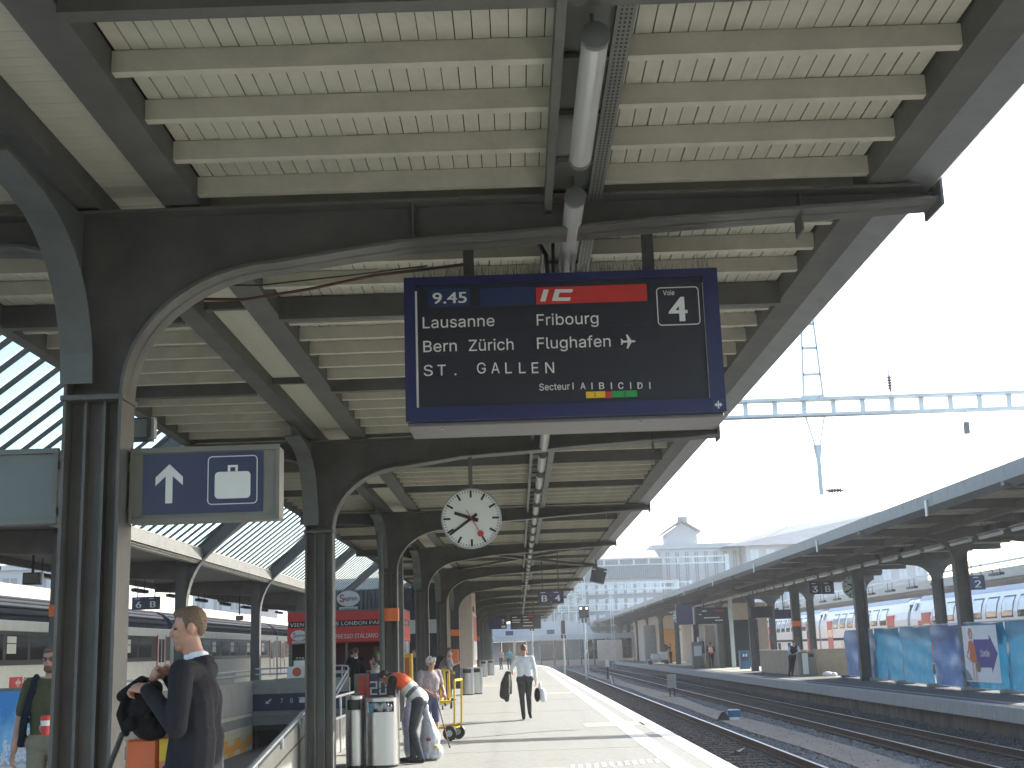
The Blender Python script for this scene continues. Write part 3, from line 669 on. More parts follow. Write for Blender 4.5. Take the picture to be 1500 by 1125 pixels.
# ================================================================== LITTER BINS
def make_bins(label, loc, group='aluminium litter bins'):
    t = thing('litter_bin', label, 'litter bin', loc, group)
    for k, (cx, r, hh) in enumerate(((-.36,.17,1.0),(0,.25,.985))):
        pass
    return t
def make_bin(label, loc, w, d, h, group='aluminium litter bins', sticker=False):
    t = thing('litter_bin', label, 'litter bin', loc, group)
    pts = rrect(-w/2, w/2, -d/2, d/2, min(w,d)*.42, 6)
    b = MB(); b.prism(pts, 'z', .04, h-.2); b.build('drum', M['alu'], t, True, (0,0,0))
    b = MB(); b.prism([(p[0]*.9,p[1]*.9) for p in pts], 'z', 0, .04); b.build('foot', M['black'], t, False, (0,0,0))
    top = MB(); n = len(pts)
    top.prism(pts, 'z', h-.05, h); 
    for i in range(n):                                           # ring with slots front and back
        j = (i+1) % n; mx = (pts[i][0]+pts[j][0])/2; my = (pts[i][1]+pts[j][1])/2
        if abs(mx) < w*.36 and abs(my) > d*.3: continue
        top.prism([pts[i], pts[j], (pts[j][0]*.94,pts[j][1]*.94), (pts[i][0]*.94,pts[i][1]*.94)], 'z', h-.2, h-.05)
    top.build('lid', M['alu'], t, True, (0,0,0))
    b = MB(); b.prism([(p[0]*.86,p[1]*.8) for p in pts], 'z', h-.199, h-.051); b.build('inner_liner', M['black'], t, False, (0,0,0))
    return t
b0 = make_bin('narrow aluminium litter bin on the left of the nearest pair', (-2.455, 19.45, 0), .26, .5, 1.03)
make_bin('wide aluminium litter bin nearest the viewer with a bag in its slot', (-2.05, 19.35, 0), .5, .46, .99)
b2 = make_bin('aluminium litter bin by the yellow trolleys further along the platform', (-1.98, 49.6, 0), .5, .42, 1.02)
copy_tree(b2, (-1.66, 50.3, 0), 'slim bright bin right behind the one near the yellow trolleys')
copy_tree(b2, (-2.28, 84, 0), 'far left aluminium bin of the distant pair beside the columns')
copy_tree(b2, (-1.9, 88, 0), 'far right aluminium bin of the distant pair beside the columns')
t = thing('newspaper_bag', 'crumpled blue and clear plastic bag stuffed in the bin slot', 'bag', (-2.05, 19.1, .86))
b = MB()
for k in range(7): b.ico((-.13+.045*k, -.012*(k % 2), -.01+.02*((k*5) % 3)), (.04,.025,.06))
b.build('plastic', M['clearplastic'], t, True, (0,0,0)); b = MB(); b.prism([(-.17,-.07),(-.10,-.07),(-.09,.06),(-.16,.06)], 'y', -.03, .0); b.build('blue_corner', M['tarpa'], t, False, (0,0,0))
# advertising cube with "20" standing on a bin
t = thing('advert_box', 'grey red and blue display box marked 20 behind the bins', 'display box', (-2.15, 20.2, .8))
b = MB(); b.box(-2.53,-2.30,19.9,20.3,.0,1.335); b.build('grey_half', M['signgrey'], t); b = MB(); b.box(-2.299,-1.90,19.88,20.3,0,1.34); b.build('blue_half', M['navy2'], t)
b = MB(); b.box(-2.34,-2.301,19.87,19.899,.98,1.33); b.build('red_edge', M['red'], t)
for k, (x, z, w, h_) in enumerate(((-2.46,1.2,.09,.1),(-2.47,1.08,.11,.1),(-2.44,.98,.08,.09))): b = MB(); b.box(x,x+w,19.892,19.899,z,z+h_); b.build('red_print', M['red'], t)
def seg(ch, x, z, w, h, y, m, par):
    on = {'2':'abged', '0':'abcdef'}[ch]; th = w*.2
    S = {'a':(x,x+w,z+h-th,z+h),'g':(x,x+w,z+h/2-th/2,z+h/2+th/2),'d':(x,x+w,z,z+th),'f':(x,x+th,z+h/2+.002,z+h-th-.002),'b':(x+w-th,x+w,z+h/2+th/2+.002,z+h-th-.002),'e':(x,x+th,z+th+.002,z+h/2-th/2-.002),'c':(x+w-th,x+w,z+th+.002,z+h/2-.002)}
    for k in on: q = S[k]; bb = MB(); bb.box(q[0],q[1],y-.004,y,q[2],q[3]); bb.build('digit_stroke', m, par)
seg('2', -2.285, 1.02, .11, .2, 19.879, M['letter'], t); seg('0', -2.145, 1.02, .11, .2, 19.879, M['letter'], t)
# ================================================================== STAIR OPENING ON THE LEFT
sw = thing('stair_wall', 'concrete stair parapet with cream tiles and orange zigzag on the left', 'wall', (-7.9, 27, 0))
b = MB(); b.box(-7.98,-7.8,17,38.2,.1,.98); b.build('parapet', M['concrete'], sw)
b = MB(); b.box(-7.98,-7.83,17,38.2,-3.4,.09); b.build('backing', M['concrete'], sw)
tm = MB(); tm.box(0,.022,.004,.396,.004,.146); tme = tm.mesh('tile', M['tile']); tmo = tm.mesh('tile', M['tileo'])
for r in range(14):
    for k in range(22):
        y = 29.2+k*.4; z = .095-.15*(r+1)
        org = (r in (4,5) and (k//2) % 2 == 0) or (r in (5,6) and (k//2) % 2 == 1)
        if 29 < y < 38: link('tile', tmo if org else tme, sw, (-7.829+7.9, y-27, z))
b = MB(); b.box(-7.829,-7.808,17,29.2,-2.1,.09); b.build('far_tiling', M['tile'], sw)
def railing(name, label, pts, posts, r=.024, drop=.2, rails=2, group='steel handrails by the stairs'):
    t = thing(name, label, 'railing', pts[0], group)
    for k in range(rails):
        q = [(p[0],p[1],p[2]-k*drop) for p in pts]; b = MB(); b.tube(q, r, 8); b.build('rail', M['galv'], t, True)
    for (x,y,z0,z1) in posts: b = MB(); b.tube([(x,y,z0),(x,y,z1)], r*.9, 8); b.build('post', M['galv'], t, True)
    return t
railing('handrail', 'handrail on the left stair wall in front of the cream train', [(-7.89,17,1.27),(-7.89,37.9,1.27)], [(-7.89,y,.98,1.27) for y in (18,21,24,27,30,33,36)], drop=.13)
ew = thing('stair_wall', 'end wall of the stairwell with a navy sign band over the dark passage', 'wall', (-6.2, 38.1, 0))
b = MB(); b.box(-7.79,-4.98,38,38.25,.60,1.0); b.build('parapet', M['concrete'], ew)
b = MB(); b.box(-7.79,-4.98,38.01,38.25,-.28,.12); b.build('lintel', M['concrete'], ew)
s_ = box('sign_band', M['navy2'], ew, -7.78,-4.98,37.95,38.24,.121,.599)
def tx(s, x, z, cap, w): return text(s, x, 37.944, z, cap, M['letter'], s_, w)
tx('7', -6.98, .33, .13, .07); tx('8', -6.7, .33, .13, .08)
b = MB(); b.prism([(-7.42,.32),(-7.30,.32),(-7.33,.35),(-7.24,.44),(-7.27,.47),(-7.36,.38),(-7.40,.41)], 'y', 37.942, 37.949); b.build('arrow', M['letter'], s_)
b = MB(); b.prism([(-6.44,.32),(-6.22,.32),(-6.22,.40),(-6.27,.44),(-6.39,.44),(-6.44,.40)], 'y', 37.942, 37.949); b.box(-6.46,-6.2,37.942,37.949,.445,.475); b.build('telephone', M['letter'], s_)
b = MB(); b.box(-7.8,-4.2,38.02,55,-.45,-.3); b.box(-7.8,-7.7,38.3,55,-3.4,-.46); b.box(-4.3,-4.2,38.3,55,-3.4,-.46); b.box(-7.69,-4.31,55,55.1,-3.4,-.46); b.build('passage', M['blacksheet_shade'], ew)  # lining painted near black for the shade inside the passage
box('floor', M['concrete'], ew, -7.8,-3.3,17,55,-3.5,-3.402)
box('side_wall', M['concrete'], ew, -4.97,-3.3,38.0,38.2,-3.4,-.002)
st = MB()
for k in range(20): st.box(-7.79,-3.5,17.0+.32*k,17.0+.32*(k+1),-3.4,-.17*(k+1))
tag(st.build('stairs', M['concrete']), 'concrete steps going down inside the stair opening', 'stairs')
railing('handrail', 'handrail with a curved end on the stair end wall in front of the kiosk', [(-7.75,38.1,1.32),(-5.2,38.1,1.34),(-5.02,38.0,1.32),(-4.97,37.7,1.22)]+[(-4.75,34,.85),(-4.5,30,.45)], [(x,38.1,1.0,1.32) for x in (-7.6,-6.8,-6.0,-5.2)], drop=.16)
box('ball_poster', M['paper'], ew, -6.78,-6.28,37.9,37.94,1.02,1.36)
b = MB(); b.lathe([(.13,0),(.125,-.012)], (-6.5,37.899,1.2), 20, axis='y'); b.build('orange_ball', M['orange'], ew)
# near flank of the stairs: sloping parapet and rails
rs = thing('stair_parapet', 'pale sloping parapet dropping towards the viewer behind the suited man', 'wall', (-3.25, 17, 0))
b = MB(); b.prism([(19.6,0),(19.6,.82),(14.0,.12),(14.0,-.0)], 'x', -3.3, -3.16); b.build('wall', M['concrete'], rs)
b = MB(); b.prism([(19.4,.52),(19.4,.54),(14.3,-.02+.0),(14.3,-.04)], 'x', -3.159, -3.15); b.build('joint', M['stained'], rs)
railing('handrail', 'sloping handrail with an upright end post beside the second column', [(-3.14,14.2,.24),(-3.14,19.3,.88),(-3.14,19.45,.93),(-3.14,19.55,.86),(-3.14,19.55,0)], [(-3.14,y,.3+(y-14.9)*.125-.14,.3+(y-14.9)*.125+.02) for y in (15.5,17.2,18.6)], rails=1)
railing('handrail', 'level handrail behind the litter bins', [(-3.1,20.2,.94),(-3.1,30,.96)], [(-3.1,y,0,.95) for y in (20.3,22.5,25,27.5,30)], drop=.36)
b = MB(); b.box(-3.3,-3.16,20,37.9,-.3,.55); tag(b.build('low_wall', M['concrete']), 'low concrete wall along the stair opening behind the bins', 'wall')
b = MB(); b.box(-3.3,-3.26,17,38,-3.4,-.26); struct(b.build('retaining_wall', M['concrete']))
# picture hoarding behind the man in the green shirt
ph = thing('picture_hoarding', 'large poster of snowy rocks under a blue sky at the left edge', 'poster', (-6.6, 16.2, 0))
m = mat('mountain_photo', (.2,.45,.7), .4); t_ = m.node_tree; N = t_.nodes; L = t_.links; bs = N['Principled BSDF']
tc = N.new('ShaderNodeTexCoord'); n1 = N.new('ShaderNodeTexNoise'); n1.inputs['Scale'].default_value = 3.2; n1.inputs['Detail'].default_value = 10; n1.inputs['Roughness'].default_value = .68; L.new(tc.outputs['Object'], n1.inputs[0])
sx = N.new('ShaderNodeSeparateXYZ'); L.new(tc.outputs['Object'], sx.inputs[0])
a1 = N.new('ShaderNodeMath'); a1.operation = 'MULTIPLY_ADD'; a1.inputs[1].default_value = -.55; L.new(sx.outputs['Z'], a1.inputs[0]); L.new(n1.outputs[0], a1.inputs[2])
a2 = N.new('ShaderNodeMath'); a2.operation = 'MULTIPLY_ADD'; a2.inputs[1].default_value = .5; L.new(sx.outputs['X'], a2.inputs[0]); L.new(a1.outputs[0], a2.inputs[2])
rp = N.new('ShaderNodeValToRGB'); E_ = rp.color_ramp.elements; E_[0].position = .0; E_[0].color = (.04,.25,.62,1); E_[1].position = .30; E_[1].color = (.25,.55,.8,1)
for p, c in ((.31,(.8,.82,.85,1)),(.40,(.35,.35,.36,1)),(.48,(.7,.72,.75,1)),(.58,(.2,.2,.2,1))): e = E_.new(p); e.color = c
L.new(a2.outputs[0], rp.inputs[0]); L.new(rp.outputs[0], bs.inputs['Base Color'])
b = MB(); b.box(-8,-5.75,16.2,16.24,.25,1.32); b.build('picture', m, ph)
b = MB(); b.box(-8,-5.72,16.245,16.3,.2,1.36); b.build('panel', M['signgrey'], ph)
for x in (-7.6,-5.9): b = MB(); b.box(x,x+.06,16.31,16.37,0,1.3); b.build('leg', M['galv'], ph)

# ================================================================== SECOND COLUMN ROW, GUTTER AND GLAZED ROOF
lc = thing('platform_canopy', 'dark flat canopy with cream gutter over the left platform', 'canopy', (-9.6, 26.9, 0))
c = MB(); c.box(-.16,.16,-.15,.15,0,4.4); cme = c.mesh('column', M['steel'])
k = MB(); k.box(-.172,.172,-.162,.162,2.62,2.86); obm = k.mesh('orange_band', M['orangeband'])
pth = [(.16,2.6)]+[(2.2+2.04*math.cos(R(a)), 3.2+2.0*math.sin(R(a))) for a in range(176, 128, -8)]+[(4.86,8.25)]
rb = MB(); rb.strip(pth, 'y', -.14, .14, .03)
inner = [(p[0]-.26*(1 if i else .6), p[1]+.24*(1 if i else 0)) for i, p in enumerate(pth)]
rb.prism(pth+inner[::-1], 'y', -.02, .02); rb.strip(inner, 'y', -.14, .14, .03); rme = rb.mesh('curved_rib', M['steel'])
xb = MB(); xb.prism([(-3.7,4.14),(-.16,3.9),(-.16,4.44),(-3.7,4.44)], 'y', -.1, .1); xme = xb.mesh('cross_beam', M['steel'])
LF = [17.0, 26.9, 36.7, 47.2, 57.0, 67, 77, 87]
for i, y in enumerate(LF):
    o = link('column', cme, lc, (0, y-26.9, 0)); link('cross_beam', xme, lc, (0, y-26.9, 0))
    if i in (1, 4): link('orange_band', obm, o)
b = MB(); b.box(-13.3,-9.0,6,120,4.445,4.75); b.build('roof', M['steel'], lc)
b = MB(); b.box(-13.4,-13.3,6,120,4.25,4.8); b.build('fascia', M['signgrey'], lc)
b = MB(); b.box(-9.32,-9.14,6,120,4.36,4.80); b.box(-9.139,-9.08,6,120,4.40,4.46); b.box(-9.139,-9.06,6,120,4.72,4.80); b.build('gutter_beam', mat('cream_gutter_paint', (.46,.44,.36), .5, 0, .1, 2, dirt=((.3,.27,.2), 1.5, .62)), lc)
b = MB()
for kk in range(220):
    y = 20+kk*.45; b.ico((-9.132,y,4.6 if kk % 3 else 4.52), (.012,.025,.025))
tag(b.build('rivets', M['steel'], lc), kind='stuff')
gl = thing('glazed_roof', 'sloping glazed roof of pale panes and dark bars over the stairs', 'glass roof', (-9.2, 26.9, 4.8))
for y in LF: link('curved_rib', rme, gl, (-9.6+9.2, y-26.9, -4.8))
def gpt(t): return (-9.2+4.75*t, 4.82+3.62*t)
d = Vector((4.75,3.62)).normalized(); n = Vector((-d[1], d[0]))
a0, a1 = gpt(0), gpt(1)
bq = MB(); bq.prism([(a0[0]+9.2, a0[1]-4.8),(a1[0]+9.2,a1[1]-4.8),(a1[0]+9.2+n[0]*.03,a1[1]-4.8+n[1]*.03),(a0[0]+9.2+n[0]*.03,a0[1]-4.8+n[1]*.03)], 'y', -.08, .08); bgm = bq.mesh('glazing_bar', mat('glazing_bar_paint', (.05,.07,.075), .5))
bq = MB(); bq.prism([(a0[0]+9.2+n[0]*.06, a0[1]-4.8+n[1]*.06),(a1[0]+9.2+n[0]*.06,a1[1]-4.8+n[1]*.06),(a1[0]+9.2+n[0]*.07,a1[1]-4.8+n[1]*.07),(a0[0]+9.2+n[0]*.07,a0[1]-4.8+n[1]*.07)], 'y', .082, .578); pnm = bq.mesh('pane', M['glass'])
for k in range(126):
    y = 8+k*.66; link('glazing_bar', bgm, gl, (0, y-26.9, 0)); link('pane', pnm, gl, (0, y-26.9, 0))
b = MB(); b.box(a1[0]-.05,a1[0]+.2,6,92,a1[1]-.2,a1[1]+.15); b.build('ridge_beam', M['steel'], gl)
hang_sign('dark hanging sign with 6 and B in front of the cream train', (-12.3, 42.5, 3.54), .95, .42, '6B', .55)
for i, (x, y, z, lab) in enumerate(((-11.3,29.8,3.62,'black loudspeaker hanging at the far left beside the blank sign'),(-10.6,30.5,3.3,'black loudspeaker close to the banded left column'),(-11.9,55,3.35,'small dark loudspeaker between the two left columns'))):
    s = speaker('loudspeaker', lab, (x,y,z), 1.25 if i < 2 else .9, 0, 'loudspeakers under the left canopy')
    b = MB(); b.bar((0,0,.13),(0,0,4.44-z),.05); b.build('hanger', M['black'], s, org=(0,0,0))
tl = None
for k in range(14):
    y = 26+k*4.2; t = thing('suspended_lamp', '%s dark slim lamp of the row under the left canopy' % ordinal(k+1), 'lamp', (-12.6, y, 3.98), 'lamps under the left canopy')
    if tl is None:
        tl = t
        b = MB(); b.bevbox(-.09,.09,-.75,.75,-.06,.05,.02); b.build('body', M['black'], t, org=(0,0,0)); b = MB(); b.box(-.07,.07,-.7,.7,-.075,-.061); b.build('diffuser', M['tubep'], t, org=(0,0,0))
        for yy in (-.5,.5): b = MB(); b.bar((0,yy,.05),(0,yy,.45),.02); b.build('hanger', M['black'], t, org=(0,0,0))
    else:
        for ch in list(tl.children): q = ch.copy(); COL.objects.link(q); q.parent = t

# ================================================================== CREAM TRAIN ON THE LEFT
def coach(label, y0, y1, x=-15.0, logo=False):
    t = thing('train_coach', label, 'train', (x-1.4, (y0+y1)/2, 0), 'cream and dark coaches of the left train')
    Ln = y1-y0
    b = MB(); b.prism([(x,.35),(x,2.95),(x-.12,3.0),(x-2.68,3.0),(x-2.8,2.95),(x-2.8,.35)], 'y', y0, y1); b.build('body', M['traincream'], t)
    b = MB(); b.box(x-2.6,x-.15,y0+.1,y1-.1,-.15,.349); b.build('underframe', M['black'], t)
    rp_ = [(x-.06,2.99)]+[(x-1.4+1.34*math.cos(R(a)), 3.0+.85*math.sin(R(a))) for a in range(12, 180, 12)]+[(x-2.74,2.99)]
    b = MB(); b.prism(rp_, 'y', y0+.15, y1-.15); ro = b.build('roof', M['trainroof'], t)
    for a in (12, 26, 40, 54):
        cxr, czr = x-1.4+1.36*math.cos(R(a)), 3.0+.87*math.sin(R(a)); b = MB(); b.box(cxr-.02,cxr+.03,y0+.3,y1-.3,czr-.015,czr+.02); b.build('roof_rib', M['trainroof'], ro)
    b = MB(); b.box(x-.02,x+.012,y0+.05,y1-.05,1.66,2.66); wb = b.build('window_band', mat('coach_dark_band', (.035,.035,.036), .35), t)
    nw = int((Ln-5)/1.95); ww = (Ln-5.6)/nw
    for k in range(nw):
        a = y0+2.8+k*ww; b = MB(); b.box(x+.0125,x+.018,a+.12,a+ww-.12,1.82,2.55); w = b.build('window', M['darkglass'], t)
        b = MB(); b.box(x+.0185,x+.024,a+.12,a+ww-.12,2.28,2.31); b.build('window_bar', M['black'], w)
        if k % 2 == 0: b = MB(); b.box(x+.0185,x+.021,a+.16,a+ww*.45,2.0,2.5); b.build('curtain', M['red'] if k < 2 else M['traincream'], w)
    for ya in (y0+.9, y1-2.0):
        b = MB(); b.box(x+.0125,x+.03,ya,ya+1.1,.5,2.75); dr = b.build('door', M['traincream'], t)
        b = MB(); b.box(x+.031,x+.036,ya+.12,ya+.5,1.6,2.55); b.box(x+.031,x+.036,ya+.6,ya+.98,1.6,2.55); b.build('door_window', M['darkglass'], dr)
        for yy in (ya-.09, ya+1.11): b = MB(); b.box(x+.0125,x+.034,yy,yy+.08,.6,2.72); b.build('door_edge', M['red'], dr)
        b = MB(); b.box(x+.037,x+.06,ya+1.02,ya+1.06,1.1,1.5); b.build('handle', M['black'], dr)
    
    for yy in (y0+.12, y1-.12): b = MB(); b.box(x-2.5,x-.3,yy-.14 if yy < (y0+y1)/2 else yy,yy if yy < (y0+y1)/2 else yy+.14,.5,2.9); b.build('gangway', M['black'], t)
    if logo:
        b = MB(); b.box(x+.001,x+.008,38.1,39.1,.98,1.32); lg = b.build('emblem_panel', M['red'], t)
        for q in ((38.55,38.95,1.13,1.17),(38.72,38.78,1.03,1.27)): b = MB(); b.box(x+.009+(.002 if q[2] > 1.1 else 0),x+.0125,*q); b.build('emblem_cross', M['letter'], lg)
        for yy, s_ in ((38.62,-1),(38.88,1)):
            b = MB(); b.prism([(yy+.07*s_,1.15),(yy-.03*s_,1.23),(yy-.03*s_,1.07)], 'x', x+.0128, x+.015); b.build('emblem_arrow', M['letter'], lg)
        text('SBB CFF FFS', x+.004, 39.2, 1.03, .26, M['black'], t, 2.6, 0, '+x')
    return t
coach('cream coach with the red square emblem and lettering at the left edge', 31.0, 55.6, logo=True)
coach('second cream coach seen behind the suited man', 56.2, 80.0)
coach('third cream coach beyond the red kiosk', 80.6, 105)
coach('cream coach mostly outside the left edge', 6.0, 30.4)

# ================================================================== KIOSK
kx0, kx1, ky0, ky1 = -7.34, -3.7, 41.0, 44.4
ks = thing('coffee_kiosk', 'red coffee kiosk with city names on a black band', 'kiosk', ((kx0+kx1)/2, 42.7, 0))
for n_, z0, z1, m in (('upper_fascia',2.72,3.02,'redk'),('lower_fascia',2.04,2.535,'redk')):
    b = MB(); b.bevbox(kx0,kx1,ky0,ky1,z0,z1,.015); b.build(n_, M[m], ks)
b = MB(); b.box(kx0+.02,kx1-.02,ky0+.02,ky1-.02,2.5355,2.7195); b.build('black_band', M['black'], ks)
b = MB(); b.box(kx0,kx1,ky0,ky1,3.021,3.06); b.build('roof', M['signgrey'], ks)
for x, w, s_ in ((-7.25,.72,'VIENNA'),(-6.45,.75,'ATHENS'),(-5.62,.82,'LONDON'),(-4.72,.58,'PARIS'),(-4.05,.3,'RO')): text(s_, x, ky0+.012, 2.575, .11, M['letter'], ks, w)
text('ESPRESSO ITALIANO', -6.0, ky0-.006, 2.16, .13, M['letter'], ks, 1.55)
text('MILANO', kx1-.012, 41.5, 2.575, .11, M['letter'], ks, 2.2, 0, '+x')
def oval(par, cx, cz, rx, rz, y, big):
    b = MB(); b.prism([(cx+rx*math.cos(R(a)), cz+rz*math.sin(R(a))) for a in range(0,360,12)], 'y', y-.05 if big else y-.004, y); o = b.build('oval', M['letter'], par)
    yy = y-.056 if big else y-.008
    text('S', cx-rx*.75, yy, cz-rz*.45, rz*1.0, M['red'], o, rx*.38, .02); text('egafredo', cx-rx*.36, yy, cz-rz*.25, rz*.5, M['black'], o, rx*1.15)
    b = MB(); b.box(cx-rx*.8,cx+rx*.8,y-.03 if big else y-.004,y,cz-rz*1.55,cz-rz*1.05); b.build('oval_plate', M['letter'], par); text('ESPRESSO', cx-rx*.65, y-.036 if big else y-.008, cz-rz*1.45, rz*.26, M['black'], o, rx*1.3); return o
oval(ks, -6.97, 2.30, .26, .16, ky0-.001, False); oval(ks, -5.42, 3.42, .37, .25, ky0+.3, True)
b = MB(); b.bar((-5.5,41.35,3.06),(-5.5,41.35,3.3),.05); b.bar((-5.3,41.35,3.06),(-5.3,41.35,3.3),.05); b.build('sign_post', M['galv'], ks)
b = MB(); b.box(kx0+.05,kx1-.05,ky0+.15,ky0+.6,.0,1.08); b.build('counter', mat('dark_counter', (.05,.04,.035), .5), ks)
b = MB(); b.box(kx0+.0,kx1-.0,ky0+.05,ky0+.7,1.081,1.13); b.build('worktop', M['alu'], ks)
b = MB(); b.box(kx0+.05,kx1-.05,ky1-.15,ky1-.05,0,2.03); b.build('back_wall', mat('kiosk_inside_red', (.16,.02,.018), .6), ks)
b = MB(); b.box(kx0+.03,kx0+.1,ky0+.1,ky1-.05,0,2.03); b.build('side_wall', M['signgrey'], ks); b = MB(); b.box(kx1-.1,kx1-.03,ky0+1.2,ky1-.05,0,2.03); b.build('side_wall', M['skyglass'], ks)
for x in (kx0+.08, -5.5, kx1-.12): b = MB(); b.box(x,x+.07,ky0+.06,ky0+.13,1.13,2.04); b.build('post', M['signgrey'], ks)
b = MB(); b.box(-4.95,-4.35,ky1-.22,ky1-.16,1.6,1.9); b.build('menu_board', M['orange'], ks)
t = thing('coffee_machine', 'silver coffee machine with cups on the kiosk counter', 'coffee machine', (-6.9, 41.4, 1.13))
b = MB(); b.bevbox(-.3,.3,-.2,.2,.05,.42,.03); b.build('body', M['alu'], t, org=(0,0,0)); b = MB(); b.box(-.26,.26,-.18,.18,0,.05); b.build('drip_tray', M['black'], t, org=(0,0,0))
for k in range(5): b = MB(); b.lathe([(.03,0),(.042,.07)], (-.2+.1*k,.05*(k % 2),.42), 10); b.build('cup', M['letter'], t, org=(0,0,0))
t = thing('ticket_machine', 'yellow and orange machine right of the kiosk', 'machine', (-3.45, 41.5, 0))
b = MB(); b.bevbox(-3.62,-3.3,40,40.5,0,1.62,.02); b.build('case', M['yellow'], t); b = MB(); b.box(-3.57,-3.38,39.985,39.999,.5,1.5); b.build('front', M['orange'], t)

# station block behind the columns, beige shaft, columns beyond
wb = thing('station_block', 'low block with cream band and dark ribbed cladding behind the columns', 'building', (-6, 62, 0))
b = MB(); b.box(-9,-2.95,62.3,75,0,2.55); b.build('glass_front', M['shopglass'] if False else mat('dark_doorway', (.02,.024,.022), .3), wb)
b = MB(); b.box(-9,-2.9,62,75,2.551,3.2); b.build('cream_band', M['traincream'], wb)
for k in range(30): b = MB(); b.box(-9+.2*k,-9+.2*k+.15,62.05,62.15,3.201,4.74); b.build('cladding_rib', M['cladding'], wb)
b = MB(); b.box(-9,-2.95,62.16,75,3.201,4.74); b.build('cladding', M['cladding'], wb)
b = MB(); b.box(-3.85,-3.45,61.9,61.99,0,2.55); b.build('cream_pier', M['traincream'], wb)
lf = thing('lift_shaft', 'tall beige lift shaft with a red advert strip among the columns', 'lift', (-2.4, 63, 0))
b = MB(); b.box(-3.3,-2.12,60.3,66,0,4.5); b.build('shaft', M['beige'], lf)
b = MB(); b.box(-2.119,-2.08,61,65.5,1.2,3.4); ad = b.build('advert_frame', M['letter'], lf); b = MB(); b.box(-2.079,-2.07,61.3,65.2,2.1,3.3); b.build('red_poster', M['red'], ad)
b = MB(); b.box(-2.119,-2.085,61.5,63,3.5,3.75); b.build('small_sign', M['black'], lf)
for k in range(2):
    b = MB(); b.bevbox(-3.0,-2.7,58.14+k*20,58.445+k*20,1.1,1.75,.03); q = tag(b.build('phone_box' , M['orangeband']), ('orange box fixed to a column by the yellow trolleys','orange box on a distant column')[k], 'box')
# ================================================================== OPPOSITE CANOPY (platform 3)
oc = thing('platform_canopy', 'grey edged dark canopy over the opposite platform', 'canopy', (13.5, 50, 0))
FY3 = [27+11.75*k for k in range(-1, 14)]
cw = MB()
cw.box(-.2,-.18,-.16,.16,0,4.0); cw.box(.18,.2,-.16,.16,0,4.0); cw.box(-.18,.18,-.014,.014,0,4.0); c3 = cw.mesh('column', M['steel'])
xb = MB()
low = [(-3.0,4.72),(-1.0,4.55)]+[(p[0],p[1]) for p in arc(-1.0,3.85,.8,.68,90,0,7)]; 
poly = [(-3.0,4.86)]+low+[(.2,3.85)]+[(p[0],p[1]) for p in arc(1.0,3.85,.8,.68,180,90,7)]+[(4.3,4.6),(4.3,4.86)]
xb.prism(poly, 'y', -.1, .1); x3 = xb.mesh('cross_beam', M['steel'])
q_ = MB(); q_.prism([(2.4,4.86),(2.4,4.62),(3.0,4.53)]+[(p[0],p[1]) for p in arc(3.0,3.85,.8,.68,90,0,7)]+[(4.2,3.85)]+[(p[0],p[1]) for p in arc(4.75,3.85,.55,.68,180,100,6)]+[(4.65,4.86)], 'y', -.1, .1); x3b = q_.mesh('cross_beam', M['steel'])
bm_ = MB(); bm_.box(-.215,.215,-.175,.175,2.3,2.55); ob3 = bm_.mesh('orange_band', M['orangeband'])
for i, y in enumerate(FY3):
    o = link('column', c3, oc, (0, y-50, 0)); link('cross_beam', x3, oc, (0, y-50, 0))
    if i in (4,): link('orange_band', ob3, o)
    link('column', c3, oc, (4.0, y+2.6-50, 0)); link('cross_beam', x3b, oc, (0, y+2.6-50, 0))
Ya, Yb = 14, 190
b = MB(); b.box(10.75,18.2,Ya,Yb,5.0,5.07); b.build('deck', M['cream'], oc)
b = MB(); b.box(10.75,18.2,Ya,Yb,5.071,5.12); b.build('roof_covering', M['zinc'], oc)
pm = MB(); pm.box(-2.74,4.6,-.05,.05,4.865,4.998); pme = pm.mesh('purlin', M['creamb']); sm_ = MB(); sm_.box(-2.74,4.6,-.09,.09,4.72,4.998); sme3 = sm_.mesh('secondary_beam', M['steel'])
k = 0; yy = 20
while yy < 150:
    link('secondary_beam' if k % 4 == 0 else 'purlin', sme3 if k % 4 == 0 else pme, oc, (0, yy-50, 0)); yy += .98; k += 1
for x in (12.6, 14.4): b = MB(); b.box(x,x+.18,Ya,Yb,4.65,4.863); b.build('girder', M['steel'], oc)
fm = MB(); fm.box(10.50,10.56,.006,1.19,4.88,5.16); fme = fm.mesh('fascia_panel', M['gutterz'], (13.5,0,0))
y = 16
while y < 150: link('fascia_panel', fme, oc, (0, y-50, 0)); y += 1.2
b = MB(); b.box(10.50,10.56,150,Yb,4.88,5.16); b.build('fascia_run', M['gutterz'], oc)
b = MB(); b.prism([(10.49,4.878),(10.49,4.82),(10.72,4.70),(10.78,4.72),(10.78,4.99),(10.74,4.99),(10.74,4.85)], 'y', Ya, Yb); b.build('gutter', M['gutterz'], oc)
for y in range(20, 140, 12): b = MB(); b.box(10.46,10.49,y,y+.16,4.6,5.0); b.build('gutter_bracket', M['galv'], oc)
